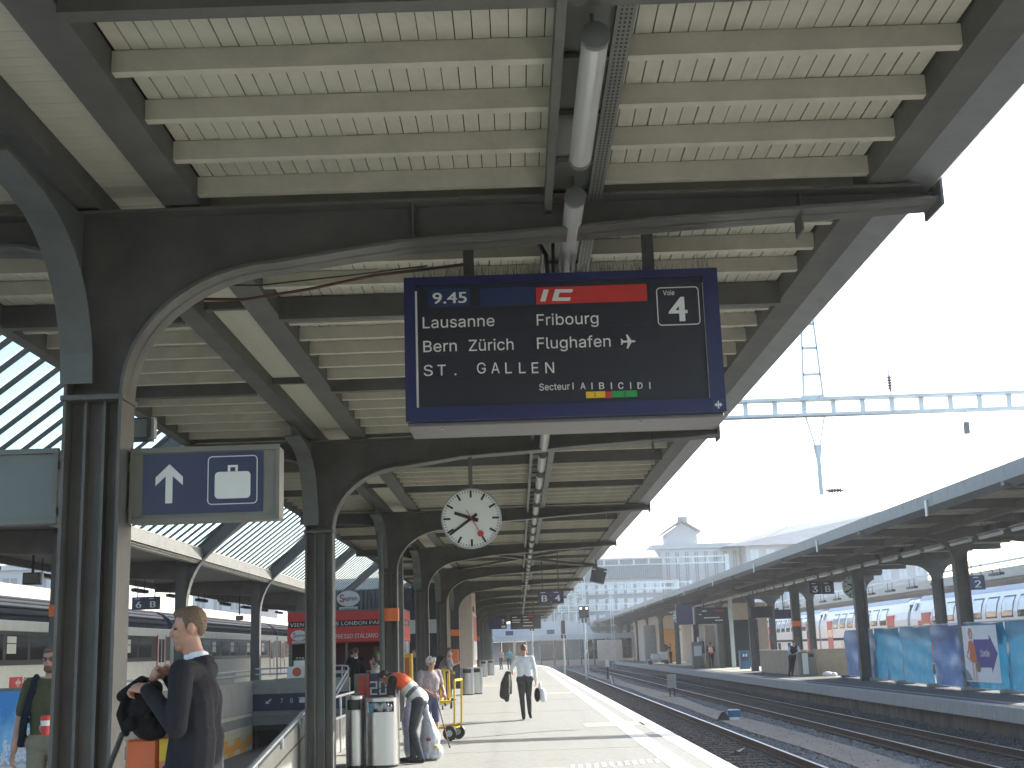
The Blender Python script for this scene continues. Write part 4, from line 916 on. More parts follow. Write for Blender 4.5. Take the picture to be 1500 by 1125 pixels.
# lamps hung under it
la = None
for k in range(34):
    y = 30+k*2.4; t = thing('tube_lamp', '%s hanging tube lamp under the opposite canopy counted from the right' % ordinal(k+1), 'lamp', (13.05, y, 4.28), 'tube lamps under the opposite canopy')
    if la is None:
        la = t
        b = MB(); b.tube([(0,-.8,0),(0,.8,0)], .06, 10); b.build('diffuser', M['tubep'], t, True, (0,0,0))
        b = MB(); b.box(-.08,.08,-.85,.85,.06,.1); b.build('housing', M['zinc'], t, False, (0,0,0))
        for yy in (-.6,.6): b = MB(); b.bar((0,yy,.1),(0,yy,.37),.02); b.build('hanger', M['steel'], t, False, (0,0,0))
    else:
        for ch in list(la.children): q = ch.copy(); COL.objects.link(q); q.parent = t
hang_sign('navy hanging sign with 3 and B under the opposite canopy', (14.3, 60, 4.0), 1.2, .58, '3B', .65)
hang_sign('navy sign with a single 2 fixed beside a far column', (18.75, 52, 3.69), .62, .58, '2', .9)
hang_sign('pair of small navy signs far along the opposite canopy', (13.3, 97, 3.5), 1.2, .55, '3B', 1.1)
make_clock('yellowish clock half hidden by a column under the opposite canopy', (13.45, 50.9, 3.66), .92, 9, 39, None, .4)
make_clock('pale clock beside the navy panel far along the opposite platform', (10.9, 86, 3.45), .95, 9, 39, None, .6)
t = thing('departure_board', 'navy departure board with a blank blue panel on the opposite platform', 'sign', (11.8, 82, 3.3))
b = MB(); b.bevbox(10.15,11.2,81.9,82.1,2.85,4.15,.02); b.build('blue_panel', M['navy2'], t); b = MB(); b.bevbox(11.37,13.46,81.9,82.15,2.84,3.86,.02); b.build('housing', M['board'], t); b = MB(); b.box(11.21,11.3,81.95,82.1,2.85,3.9); b.build('white_post', M['letter'], t)
for (a, c, z, m) in ((11.8,12.1,3.62,'letter'),(12.6,13.2,3.62,'red'),(11.6,11.75,3.42,'letter'),(11.9,12.9,3.2,'letter'),(12.6,13.1,3.02,'letter')): b = MB(); b.box(a,c,81.89,81.899,z,z+.06); b.build('display_row', M[m], t)
for x in (10.4, 11.9, 13.0): b = MB(); b.box(x,x+.06,81.96,82.04,3.86 if x > 11.5 else 4.15,4.72); b.build('hanger', M['steel'], t)
t = thing('departure_board', 'small dark board with a red lamp between columns of the opposite platform', 'sign', (13.4, 70, 3.2))
b = MB(); b.bevbox(12.7,13.9,69.9,70.1,2.9,3.5,.02); b.build('housing', M['board'], t); b = MB(); b.bevbox(14.0,15.0,69.9,70.1,2.8,3.3,.02); b.build('panel', M['navy2'], t)
for x in (12.9,13.7,14.5): b = MB(); b.box(x,x+.05,69.97,70.03,3.3 if x > 14 else 3.5,4.7); b.build('hanger', M['steel'], t)

# things on the opposite platform
pw = thing('parapet_wall', 'beige stair parapet beside the leaning guard', 'wall', (14, 60, 0))
b = MB(); b.box(13.25,13.5,60.6,70.8,0,1.13); b.box(13.75,16.2,59.9,60.15,0,1.16); b.build('wall', M['beigewall'], pw); b = MB(); b.box(13.2,13.55,60.5,70.9,1.131,1.18); b.box(13.7,16.25,59.85,60.2,1.161,1.2); b.build('coping', M['concrete'], pw)
t = thing('utility_cabinet', 'grey white cabinet at the foot of a column next to the guard', 'cabinet', (13.3, 60, 0))
b = MB(); b.bevbox(12.98,13.62,59.5,60.1,0,1.12,.02); b.build('case', M['signgrey'], t); b = MB(); b.box(13.04,13.3,59.485,59.499,.1,1.05); b.build('door', M['letter'], t); b = MB(); b.box(13.34,13.56,59.48,59.499,.86,1.0); b.build('black_plate', M['black'], t)
t = thing('rubble_sack', 'small white sack lying on the painted sunlit floor by the fence', 'sack', (13.9, 58.2, 0))
b = MB(); b.ico((13.85,58.2,.1),(.25,.2,.12)); b.ico((14.1,58.15,.08),(.17,.15,.1)); b.build('cloth', M['letter'], t, True)
# fence of tarpaulin panels
FP = [(14.27,56.1),(13.93,50.2),(13.62,45.8),(13.47,41.8),(13.40,38.4),(13.55,35.7),(13.8,32.4)]
for i in range(6):
    (xa, ya), (xb_, yb) = FP[i], FP[i+1]
    mm, lb = (('tarpb','violet blue tarpaulin fence panel at the far end of the fence'),('tarpa','bright blue panel second from the far end of the fence'),('tarpa','bright blue panel just left of the wrinkled violet panel'),('tarpb','wrinkled violet blue panel left of the exit poster'),('tarpa','blue fence panel carrying the exit poster'),('tarpa','blue fence panel at the right edge of the photo'))[i]
    t = thing('fence_panel', lb, 'fence', (xa, ya, 0), 'tarpaulin fence panels')
    ln = math.hypot(xb_-xa, yb-ya); dx, dy = (xb_-xa)/ln, (yb-ya)/ln; nx, ny = dy, -dx
    if nx > 0: nx, ny = -nx, -ny
    V = []; F = []; nu, nv = 22, 16; ph_ = random.random()*6
    for a in range(nu+1):
        for c in range(nv+1):
            u, v = a/nu, c/nv; sag = .045*math.sin(9*u+ph_+3*v)*math.sin(math.pi*v)+.03*math.sin(23*u+5*v+ph_)*(1-v)+.02*math.sin(17*v+4*u)
            if mm == 'tarpb': sag += .07*math.exp(-((u-.5-.3*(v-.5))**2)*30)*math.sin(8*v)
            px, py = xa+dx*ln*(.005+.99*u), ya+dy*ln*(.005+.99*u); V.append((px+nx*(.07+sag), py+ny*(.07+sag), .1+(1.84+.02*math.sin(7*u))*v))
    F = [(a*(nv+1)+c, (a+1)*(nv+1)+c, (a+1)*(nv+1)+c+1, a*(nv+1)+c+1) for a in range(nu) for c in range(nv)]
    b = MB(); b.add(V, F); o = b.build('tarpaulin', M[mm], t, True)
    for s_ in (.015, .985): b = MB(); b.tube([(xa+dx*ln*s_,ya+dy*ln*s_,.02),(xa+dx*ln*s_,ya+dy*ln*s_,2.0)], .026, 8); b.build('post', M['galv'], t, True)
    for z in (.08, 1.97): b = MB(); b.tube([(xa+dx*ln*.015,ya+dy*ln*.015,z),(xa+dx*ln*.985,ya+dy*ln*.985,z)], .02, 8); b.build('rail', M['galv'], t, True)
    b = MB(); b.bevbox(xa-.35,xa+.35,ya-.12,ya+.12,0,.13,.03); b.build('foot_block', M['concrete'], t)
# exit poster on the fifth panel: figure with an arrow
(xa, ya), (xb_, yb) = FP[4], FP[5]; ln = math.hypot(xb_-xa, yb-ya); dx, dy = (xb_-xa)/ln, (yb-ya)/ln; nx, ny = dy, -dx
if nx > 0: nx, ny = -nx, -ny
ang = math.atan2(dy, dx)
po = thing('exit_poster', 'white exit poster with a violet arrow and a figure in orange', 'poster', (xa+nx*.2, ya+ny*.2, .28), None, ang)
LN = ln-.2
def pp(name, pts, m, d, par=po):                 # local: x along the panel, y- towards the viewer
    b = MB(); b.prism([(.08+p[0]*LN*.95, p[1]*1.6) for p in pts], 'y', -d, -d+.003); return b.build(name, m, par, org=(0,0,0))
pp('sheet', [(0,0),(1,0),(1,1),(0,1)], M['paper'], .003)
pp('arrow', [(.32,.26),(.78,.26),(.78,.17),(.98,.5),(.78,.84),(.78,.75),(.32,.75)], M['violet'], .008)
me = text_mesh('Sortie', .19, .62, .012); me.materials.append(M['letter'])
for v in me.vertices: v.co = (v.co.x+.08+.5*LN*.95, -.012-v.co.z, v.co.y+.72)
link('lettering', me, po)
pp('swoosh', [(.0,.02),(.2,.02),(.12,.14),(0,.24)], M['facade2'], .007)
pp('figure_dress', [(.16,.36),(.2,.60),(.10,.52),(.12,.48),(.18,.72),(.26,.74),(.34,.66),(.38,.4),(.34,.33)], M['orange'], .014)
pp('figure_head', [(.21,.76),(.29,.76),(.31,.84),(.28,.95),(.22,.96),(.18,.88)], mat('poster_hair', (.55,.25,.14), .6), .014)
pp('figure_face', [(.235,.78),(.285,.78),(.295,.86),(.26,.9),(.235,.85)], mat('poster_skin', (.72,.5,.36), .6), .018)
for x in (.22,.30): pp('figure_leg', [(x,.02),(x+.035,.02),(x+.05,.36),(x,.36)], mat('poster_skin', (.72,.5,.36), .6), .012)
pp('figure_arm', [(.10,.5),(.05,.46),(.2,.34),(.24,.36),(.11,.46)], mat('poster_skin', (.72,.5,.36), .6), .019)
pp('figure_bag', [(.40+.07*math.cos(R(a)), .27+.1*math.sin(R(a))) for a in range(0,360,20)], M['signgrey'], .017)
# buildings on the opposite platform
t = thing('platform_building', 'beige platform building with a large black sheet door', 'building', (15.5, 92, 0))
b = MB(); b.box(13.9,17.3,89,97,0,4.3); b.build('wall', M['beige'], t); b = MB(); b.box(14.25,16.6,88.9,88.99,0,3.15); b.build('black_door', M['blacksheet_shade'], t); b = MB(); b.box(13.25,13.9,91.2,91.8,0,2.9); b.build('pier', M['beige'], t)
t = thing('platform_building', 'long beige building with an orange wooden door further along', 'building', (15.2, 120, 0))
b = MB(); b.box(13.5,17.2,124,150,0,4.4); b.build('wall', M['beige'], t)
for y in (100, 107, 114): b = MB(); b.box(15.4,17.2,y,y+5,0,4.3); b.build('wall', M['beige'], t)
b = MB(); b.box(14.0,15.6,123.9,123.99,0,2.9); d_ = b.build('door', M['wood'], t); b = MB(); b.box(13.9,15.7,123.85,123.99,2.91,3.15); b.build('lintel', M['wood'], t)
for s_ in (-1, 1): b = MB(); b.prism([(14.8+s_*.75,.95),(14.8+s_*.15,1.35),(14.8+s_*.75,1.75)], 'y', 123.885, 123.899); b.build('black_wedge', M['black'], d_)
b = MB(); b.box(12.4,13.45,126,127,0,3.6); b.build('pier', M['concrete'], t)
def cab(name, label, cat, loc, w, d, h, m, trim='black'):
    t = thing(name, label, cat, loc); b = MB(); b.bevbox(-w/2,w/2,-d/2,d/2,0.02,h,.02); b.build('case', M[m], t, org=(0,0,0)); b = MB(); b.box(-w*.36,w*.36,-d/2-.02,-d/2-.001,h*.45,h*.85); b.build('front_panel', M[trim], t, org=(0,0,0)); b = MB(); b.box(-w*.45,w*.45,-d*.45,d*.45,0,.02); b.build('foot', M['black'], t, org=(0,0,0)); return t
cab('ticket_machine', 'grey machine by the worker on the opposite platform', 'machine', (12.6, 91, 0), .75, .6, 1.75, 'signgrey', 'letter')
cab('ticket_machine', 'tall pale machine with blue front behind the worker', 'machine', (13.3, 93, 0), .7, .6, 2.1, 'letter', 'flap')
bl = cab('recycling_bin', 'blue bin marked with white digits by the black door', 'bin', (14.05, 80.5, 0), .6, .55, 1.12, 'tarpa', 'navy2')
for x in (-.14, .03): b = MB(); b.box(x,x+.11,-.3,-.296,.75,.92); b.build('white_digit', M['letter'], bl, org=(0,0,0))
t = thing('luggage_cart', 'pale loaded luggage cart in front of the orange door', 'cart', (12.1, 112, 0))
b = MB(); b.box(-.9,.9,-.5,.5,.35,.45); b.build('platform', M['galv'], t, org=(0,0,0)); b = MB(); b.bevbox(-.6,.1,-.4,.4,.45,.9,.05); b.bevbox(.15,.8,-.4,.4,.45,1.05,.05); b.build('load', M['letter'], t, org=(0,0,0))
for x in (-.7,.7):
    for y in (-.4,.4): b = MB(); b.lathe([(.17,-.03),(.17,.03)], (x,y,.17), 14, axis='y'); b.build('wheel', M['black'], t, org=(0,0,0))
t = thing('yellow_trolley', 'low yellow trolley at the feet of the worker', 'trolley', (12.75, 92, 0)); b = MB(); b.box(-.3,.9,-.3,.3,.12,.2); b.bar((-.3,0,.2),(-.35,0,1.0),.06); b.build('frame', M['yellow'], t, org=(0,0,0))
for x in (-.1,.7): b = MB(); b.lathe([(.09,-.3),(.09,.3)], (x,0,.09), 12, axis='y'); b.build('wheel', M['black'], t, org=(0,0,0))

# ================================================================== DOUBLE DECK TRAIN
def double_deck(label, y0, y1, x=26.0):
    t = thing('double_deck_coach', label, 'train', (x+1.4, (y0+y1)/2, 0), 'coaches of the white double deck train')
    prof = [(x,-.1),(x,2.75),(x+.12,3.25),(x+.42,3.85),(x+.62,4.02),(x+2.18,4.02),(x+2.38,3.85),(x+2.68,3.25),(x+2.8,2.75),(x+2.8,-.1)]
    b = MB(); b.prism(prof, 'y', y0, y1); b.build('body', M['trainwhite'], t)
    b = MB(); b.prism([(x+.45,3.9),(x+.7,4.2),(x+2.1,4.2),(x+2.35,3.9)], 'y', y0+1, y1-1); b.build('roof_fairing', M['traingrey'], t)
    b = MB(); b.box(x-.006,x+.1,y0,y1,1.52,1.72); b.build('grey_band', M['trainroof'], t)
    def win(a, c, z0, z1, up):
        b = MB()
        if up: b.prism([(0,0),(1,0),(1,1),(0,1)], 'x', 0, .01); b.v = []; b.f = []; b.m = []; b.add([(x+.02,a,z0),(x+.02,c,z0),(x+.02+.28,c,z1),(x+.02+.28,a,z1),(x-.012,a,z0),(x-.012,c,z0),(x+.30-.05,c,z1+.01),(x+.30-.05,a,z1+.01)], [(0,3,2,1),(4,5,6,7),(0,1,5,4),(1,2,6,5),(2,3,7,6),(3,0,4,7)])
        else: b.box(x-.012,x+.01,a,c,z0,z1)
        return b
    n = int((y1-y0-8)/2.3)
    for k in range(n):
        a = y0+5+k*2.3
        b = MB(); b.prism([(x-.006,2.46),(x-.006,2.75),(x+.105,3.25),(x+.292,3.62),(x+.35,3.62),(x+.16,3.25),(x+.05,2.75),(x+.05,2.46)], 'y', a-.1, a+1.6); b.build('window_frame', M['darkframe'], t)
        b = MB(); b.prism([(x+.002,2.82),(x+.088,3.25),(x+.225,3.52),(x+.27,3.52),(x+.13,3.25),(x+.05,2.82)], 'y', a, a+1.5); o = b.build('upper_window', M['skyglass'], t)
        win(a,a+1.5,2.55,2.80,False).build('window_blind', M['darkglass'], o)
        if k % 2: win(a,a+1.3,.75,1.45,False).build('lower_window', M['darkglass'], t)
    for a in (y0+3.0, y1-4.2):
        b = MB(); b.box(x-.02,x+.1,a,a+1.7,-.05,3.1); dr = b.build('door', M['red'], t); b = MB(); b.box(x-.026,x-.0205,a+.15,a+1.55,1.8,2.4); b.build('door_window', M['darkglass'], dr)
    b = MB(); b.prism([(x+.1,3.3),(x+.32,3.75),(x+.26,3.78),(x+.04,3.3)], 'y', y1-1.2, y1-.7); b.build('dark_slash', M['darkglass'], t)
    b = MB(); b.box(x-.013,x-.001,y1-3.0,y1-1.7,2.2,2.62) ; b.build('emblem_panel', M['red'], t) if y1 < 110 else None
    if y1 < 110: 
        me = text_mesh('SBB CFF', .3, 1.9); me.materials.append(M['trainroof'])
        for v in me.vertices: v.co = (-v.co.z-.014, -v.co.x, v.co.y)
        o = link('lettering', me, t); o.location = Vector((x, y1-3.3, 2.25))-root_loc(t)
    for yy in (y0-.3, ): b = MB(); b.box(x+.25,x+2.6,yy,yy+.3,.2,3.7); b.build('gangway', M['black'], t)
    return t
double_deck('near white double deck coach with red doors behind the blue fence', 60.2, 85.2)
double_deck('middle white double deck coach seen between the opposite columns', 85.8, 110.6)
double_deck('far white double deck coach behind the stair parapet', 111.2, 136)
double_deck('farthest white double deck coach', 136.6, 161)
double_deck('white double deck coach beyond the right edge', 34.6, 59.6)
# canopy behind that train
t = thing('far_canopy', 'pale concrete edged canopy behind the double deck train', 'canopy', (32, 80, 0))
b = MB(); b.box(30.2,37,40,170,4.85,5.25); b.build('roof', M['steel'], t); b = MB(); b.box(30.0,30.2,40,170,5.0,5.6); b.build('fascia', M['concrete'], t)
for y in range(50, 165, 12): b = MB(); b.box(33.2,33.6,y,y+.4,0,4.85); b.build('column', M['steel'], t)
for k in range(24):
    q = thing('roof_lamp', '%s dark lamp above the pale canopy edge counted from the right' % ordinal(k+1), 'lamp', (24, 50+k*4.6, 4.55), 'lamps above the far canopy edge')
    if k == 0:
        l0 = q; b = MB(); b.bevbox(-.12,.12,-.8,.8,-.07,.07,.02); b.build('body', M['black'], q, org=(0,0,0)); b = MB(); b.bar((0,-.5,.07),(0,-.5,.5),.03); b.bar((0,.5,.07),(0,.5,.5),.03); b.build('hanger', M['black'], q, org=(0,0,0))
    else:
        for ch in list(l0.children): c = ch.copy(); COL.objects.link(c); c.parent = q
b = MB(); b.box(23.92,24.08,45,160,5.06,5.16); b.bar((24,45.1,-.7),(24,45.1,5.05),.16); b.bar((24,159.8,-.7),(24,159.8,5.05),.16); tag(b.build('lamp_beam', M['pole']), 'thin beam carrying the lamps above the white train', 'beam')

# ================================================================== OVERHEAD GANTRIES
def gantry(label, y, x0, x1, z, hgt, step, m='pole', posts=()):
    t = thing('overhead_gantry', label, 'gantry', (posts[0] if posts else x0, y, 0), 'overhead line gantries')
    for zz in (z, z+hgt): b = MB(); b.box(x0,x1,y-.16,y+.16,zz-.035,zz+.035); b.build('chord', M[m], t)
    x = x0+.1; bb = MB(); bb.box(-.06,.06,-.03,.03,.036,hgt-.036); bme_ = bb.mesh('upright', M[m])
    while x < x1: link('upright', bme_, t, Vector((x,y,z))-t.location); x += step
    for px in posts: b = MB(); b.box(px-.12,px+.12,y-.12,y+.12,-.7,z+hgt+.1); b.build('post', M['steel'] if px < 0 else M[m], t)
    return t
gt = gantry('nearest pale gantry crossing the sky right of the departure board', 32, -3.1, 15.4, 7.28, .41, .755, posts=(-2.95, 15.2))
b = MB()                                            # ladder-like top mast and hanging V
for s_ in (-1, 1): b.bar((7.83+s_*.25,32,7.76),(7.83+s_*.12,32,10.6),.05)
for k, z in enumerate((8.35,9.05,9.7,10.3)): w = .25-.13*(z-7.76)/2.84; b.bar((7.83-w,32,z),(7.83+w,32,z),.05,.07)
b.box(7.52,8.1,31.9,32.1,7.73,7.79); b.build('top_mast', M['pole'], gt)
b = MB()
for s_ in (-1, 1): b.bar((7.83+s_*.24,32,7.24),(7.83+s_*.04,32,6.4),.035)
b.bar((7.83,32,6.5),(7.83,32,5.22),.09,.1); b.prism([(7.72,6.5),(7.94,6.5),(7.86,6.0),(7.80,6.0)], 'y', 31.97, 32.03); b.build('drop_bracket', M['pole'], gt)
def insulator(x, y, z, label, horiz=False, top=True):
    t = thing('insulator', label, 'insulator', (x,y,z)); b = MB()
    prof = [(.02,0)]+[q for k in range(5) for q in ((.03,.06+.07*k),(.075,.09+.07*k),(.03,.12+.07*k))]+[(.02,.45)]
    b.lathe(prof, (0,0,0), 12, axis='x' if horiz else 'z'); b.build('ribbed_body', mat('brown_porcelain', (.16,.11,.12), .25), t, True, (0,0,0))
    b = MB(); b.bar((0,0,-.1),(0,0,0),.03) if not horiz else b.bar((-.1,0,0),(0,0,0),.03); b.bar((0,0,.45),(0,0,.56),.03) if not horiz else b.bar((.45,0,0),(.56,0,0),.03); b.build('fitting', M['galv'], t, org=(0,0,0)); return t
insulator(9.83, 32, 7.83, 'brown ribbed insulator standing on the nearest gantry')
insulator(7.95, 32, 5.32, 'dark ribbed insulator lying sideways at the foot of the hanging bracket', True)
t = thing('tension_weight', 'small pale plate hanging from the nearest gantry', 'weight', (11.69, 32, 6.66)); b = MB(); b.bar((11.69,32,7.24),(11.69,32,6.96),.02); b.build('rod', M['galv'], t); b = MB(); b.box(11.62,11.76,31.97,32.03,6.66,6.97); b.build('plate', M['signgrey'], t)
gantry('second pale gantry crossing in front of the white building', 86, -3.1, 14.4, 6.98, .42, 1.0, posts=(-2.9, 14.3))
gantry('third thin gantry low over the opposite canopy', 124, -3.1, 15.8, 7.1, .6, 1.7, posts=(-2.9, 15.7))
gantry('fourth thin gantry with many uprights before the far blocks', 106, -3.1, 14.6, 6.2, .5, .9, posts=(-2.9, 14.5))
gantry('farthest low gantry in front of the scaffolded block', 143, -3.1, 14.9, 5.6, .7, 1.1, posts=(-2.9, 14.8))
for k, (x, y, lab) in enumerate(((5.9,112,'slim pale mast standing left of the amber signal lamps'),(6.9,131,'slim pale mast standing right of the amber signal lamps'),(10.2,138,'slim pale mast rising over the opposite canopy end'))):
    t = thing('catenary_mast', lab, 'mast', (x,y,-.7)); b = MB()
    for s_ in (-1, 1): b.bar((s_*.16,0,0),(s_*.1,0,8.6),.06)
    for q in range(9): b.bar((-.15,0,.6+q*.9),(.13,0,1.3+q*.9),.035)
    b.build('lattice', M['pole'], t, org=(0,0,0)); b = MB(); b.bar((0,0,6.6),(-1.7,0,7.0),.05); b.bar((0,0,7.6),(-1.7,0,7.0),.04); b.build('bracket', M['pole'], t, org=(0,0,0))
for (x, z, lab) in ((8.3,5.0,'contact wire above the second track'),(4.4,5.0,'contact wire above the near track'),(8.3,6.4,'upper carrier wire above the second track'),(4.4,6.4,'upper carrier wire above the near track')):
    b = MB(); b.tube([(x,10,z),(x,32,z),(x,86,z-.05),(x,124,z),(x,190,z)], .0045, 5); tag(b.build('overhead_wire', M['galv']), lab, 'wire')
b = MB(); b.tube([(8.0,32,5.3),(8.8,32,5.05),(9.6,32,4.98)], .012, 6); tag(b.build('registration_arm', M['galv']), 'thin arm reaching right from the hanging bracket', 'arm')
# signals
def signal(label, loc, h, w, hh, lights, col):
    t = thing('railway_signal', label, 'signal', loc)
    b = MB(); b.tube([(0,0,-.7),(0,0,h-hh/2)], .07, 8); b.build('post', M['pole'], t, True, (0,0,0))
    b = MB(); b.prism(rrect(-w/2-.05,w/2+.05,h-hh/2-.05,h+hh/2+.05,.1), 'y', .06, .08); b.build('white_border', M['letter'], t, org=(0,0,0)); b = MB(); b.prism(rrect(-w/2,w/2,h-hh/2,h+hh/2,.08), 'y', -.08, .06); b.build('black_shield', M['black'], t, org=(0,0,0))
    for x, z in lights: b = MB(); b.lathe([(.07,0),(.07,-.02)], (x,-.081,h+z), 12, axis='y'); b.build('light', emit('signal_lamp_'+col, (1,.55,.4) if col == 'amber' else (1,.2,.12), 4), t, org=(0,0,0))
    b = MB(); b.box(-.2,.2,-.05,.05,h-hh/2-.35,h-hh/2-.06); b.build('step', M['black'], t, org=(0,0,0)); return t
signal('black signal with two lit amber lamps and a white border', (4.95, 95, 0), 4.2, .75, .85, ((-.22,.27),(.22,.27)), 'amber')
signal('slim red lit signal in front of the far shelter', (1.32, 118, 0), 3.9, .4, .5, ((0,.1),), 'red')
signal('slim unlit signal with two dark heads beside the amber one', (3.7, 104, 0), 3.3, .3, 1.1, (), 'amber')
# small trackside things
t = thing('trackside_box', 'grey cabinet on two legs between the tracks', 'cabinet', (6.75, 57.5, -.65))
b = MB(); b.bevbox(-.19,.19,-.12,.12,.4,.98,.015); b.build('case', M['concrete'], t, org=(0,0,0))
for x in (-.1,.1): b = MB(); b.bar((x,0,0),(x,0,.4),.05); b.build('leg', M['rust'], t, org=(0,0,0))
b = MB(); b.box(-.6,.7,-.1,.1,-.02,.03); b.build('cable_channel', M['sleeper'], t, org=(0,0,0))
t = thing('blue_container', 'small blue plastic container lying between the tracks', 'container', (6.45, 39.4, -.63))
b = MB(); b.prism([(-.14,0),(.14,0),(.17,.25),(-.17,.25)], 'y', -.15, .15); b.build('tub', M['tarpa'], t, org=(0,0,0)); b = MB(); b.box(-.18,.18,-.16,.16,.251,.275); b.build('lid', mat('pale_blue_plastic', (.3,.48,.66), .4), t, org=(0,0,0))
t = thing('point_lever', 'black lever and white plate in front of the blue container', 'lever', (6.1, 38.9, -.63)); b = MB(); b.prism([(-.25,0),(.1,0),(.1,.1),(-.02,.26),(-.1,.24)], 'y', -.1, .1); b.build('lever', M['black'], t, org=(0,0,0)); b = MB(); b.box(.12,.4,-.15,.05,0,.07); b.build('plate', M['letter'], t, org=(0,0,0))
t = thing('shunt_signal', 'small cream lantern on a post between the far tracks', 'signal', (6.3, 92, -.65)); b = MB(); b.prism([(-.14,.9),(.14,.9),(.1,1.35),(-.1,1.35)], 'y', -.1, .1); b.build('lantern', M['clockface'], t, org=(0,0,0)); b = MB(); b.bar((0,0,0),(0,0,.9),.12); b.build('post', M['rust'], t, org=(0,0,0))
t = thing('shunt_marker', 'blue and white tilted marker near the far track', 'marker', (5.75, 80, -.65)); b = MB(); b.bar((0,0,0),(-.12,0,.55),.16,.06); b.build('board', M['letter'], t, org=(0,0,0)); b = MB(); b.bar((.1,0,.05),(0,0,.5),.1,.05); b.build('blue_half', M['tarpa'], t, org=(0,0,0))
b = MB(); b.add([(4.32,27.5,-.66),(4.45,27.35,-.58),(4.58,27.5,-.62),(4.72,27.62,-.53),(4.6,27.75,-.6),(4.42,27.7,-.64)], [(0,1,5),(1,2,5),(2,4,5),(2,3,4)]); tag(b.build('litter', mat('pale_paper', (.5,.42,.3), .8), None), 'crumpled pale paper litter lying in the near track', 'litter')
# ================================================================== BACKGROUND BUILDINGS
def facade(label, x0, x1, y, z0, z1, depth, cols, rows, m, wm, wfrac=.55, hfrac=.6, name='city_building', side=None):
    t = thing(name, label, 'building', ((x0+x1)/2, y, -.95), None)
    b = MB(); b.box(x0,x1,y,y+depth,-.95,z1); b.build('wall', M[m], t)
    cw, rh = (x1-x0)/cols, (z1-z0)/rows
    wb = MB(); wb.box(-cw*wfrac/2,cw*wfrac/2,-.04,.1,-rh*hfrac/2,rh*hfrac/2); wme = wb.mesh('window', M[wm]); fb = MB(); fb.box(-cw*wfrac/2-.12,cw*wfrac/2+.12,-.14,-.0,-rh*hfrac/2-.16,-rh*hfrac/2-.02); fme = fb.mesh('sill', M['facade'])
    sb_ = MB(); sb_.box(-.05,.05,-.07,-.041,-rh*hfrac/2,rh*hfrac/2); sme_ = sb_.mesh('glazing_bar', M['facade'])
    for i in range(cols):
        for j in range(rows):
            w = link('window', wme, t, Vector((x0+cw*(i+.5),y,z0+rh*(j+.5)))-t.location); link('sill', fme, w); link('glazing_bar', sme_, w)
    return t
def roof(t, x0, x1, y, z, h, depth, m, over=.6):
    b = MB(); b.prism([(y-over,z),(y+depth/2,z+h),(y+depth+over,z)], 'x', x0-over, x1+over); return b.build('roof', M[m], t)
a = facade('pale building with tall narrow windows above the opposite canopy', 20.6, 33.5, 190, 9.0, 15.6, 14, 9, 1, 'facade', 'facade2', .38, .86)
b = MB(); b.box(20.4,33.7,189.7,204.2,15.6,16.3); b.build('cornice', M['facade'], a)
b = MB(); b.prism([(23.0,16.3),(27.5,16.3),(27.5,18.2),(25.2,19.6),(23.0,18.2)], 'y', 191, 197); b.build('dormer', M['facade'], a); b = MB(); b.prism([(22.4,18.0),(25.2,19.75),(28.0,18.0),(28.0,18.3),(25.2,20.1),(22.4,18.3)], 'y', 190.4, 197.4); b.build('dormer_roof', M['roofgrey'], a)
b = MB(); b.box(24.9,26.3,192,193,19.6,20.6); b.build('chimney', M['facade2'], a)
a = facade('long pale block with a steep slate roof on the right skyline', 33.8, 60, 186, 6.0, 15.5, 16, 11, 3, 'facade', 'skyglass', .5, .6); b = MB(); b.add([(30.5,185.2,15.4),(61,185.2,15.4),(61,203,15.4),(30.5,203,15.4),(41,194,18.7),(61,194,21.2)], [(3,2,1,0),(0,1,5,4),(1,2,5),(2,3,4,5),(3,0,4)]); b.build('roof', M['roofgrey'], a)
a = facade('grey green glazed block behind the signals', 8.4, 20.3, 176, 2.0, 10.6, 16, 9, 4, 'facade2', 'skyglass', .66, .66)
b = MB()
for k in range(40): b.box(8.4+.3*k,8.4+.3*k+.14,175.85,175.99,10.8,13.4)
b.build('louvre_storey', M['facade2'], a); b = MB(); b.box(8.4,20.3,176,192,10.6,13.5); b.build('attic', M['roofgrey'], a); roof(a, 11, 20, 178, 13.5, 1.6, 12, 'roofred', .2)
a = facade('tall scaffolded block at the end of the tracks', 1.5, 8.2, 168, 1.5, 11.5, 12, 6, 4, 'facade2', 'facade', .5, .6)
sc = thing('scaffolding', 'pale tube scaffolding in front of the far block', 'scaffolding', (4.5, 166, -.95))
tm_ = MB()
for k in range(9): tm_.tube([(1.0+k*.95,166,-.95),(1.0+k*.95,166,12.2)], .05, 5)
for z in (1,3,5,7,9,11): tm_.tube([(.9,166,z),(8.8,166,z)], .05, 5); tm_.box(.9,8.8,166.05,166.9,z-.5,z-.42)
for k in range(4): tm_.tube([(1+k*1.9,165.95,1+2*k),(2.9+k*1.9,165.95,3+2*k)], .04, 5)
tag(tm_.build('tubes_and_boards', M['scaffold'], sc), kind='stuff')
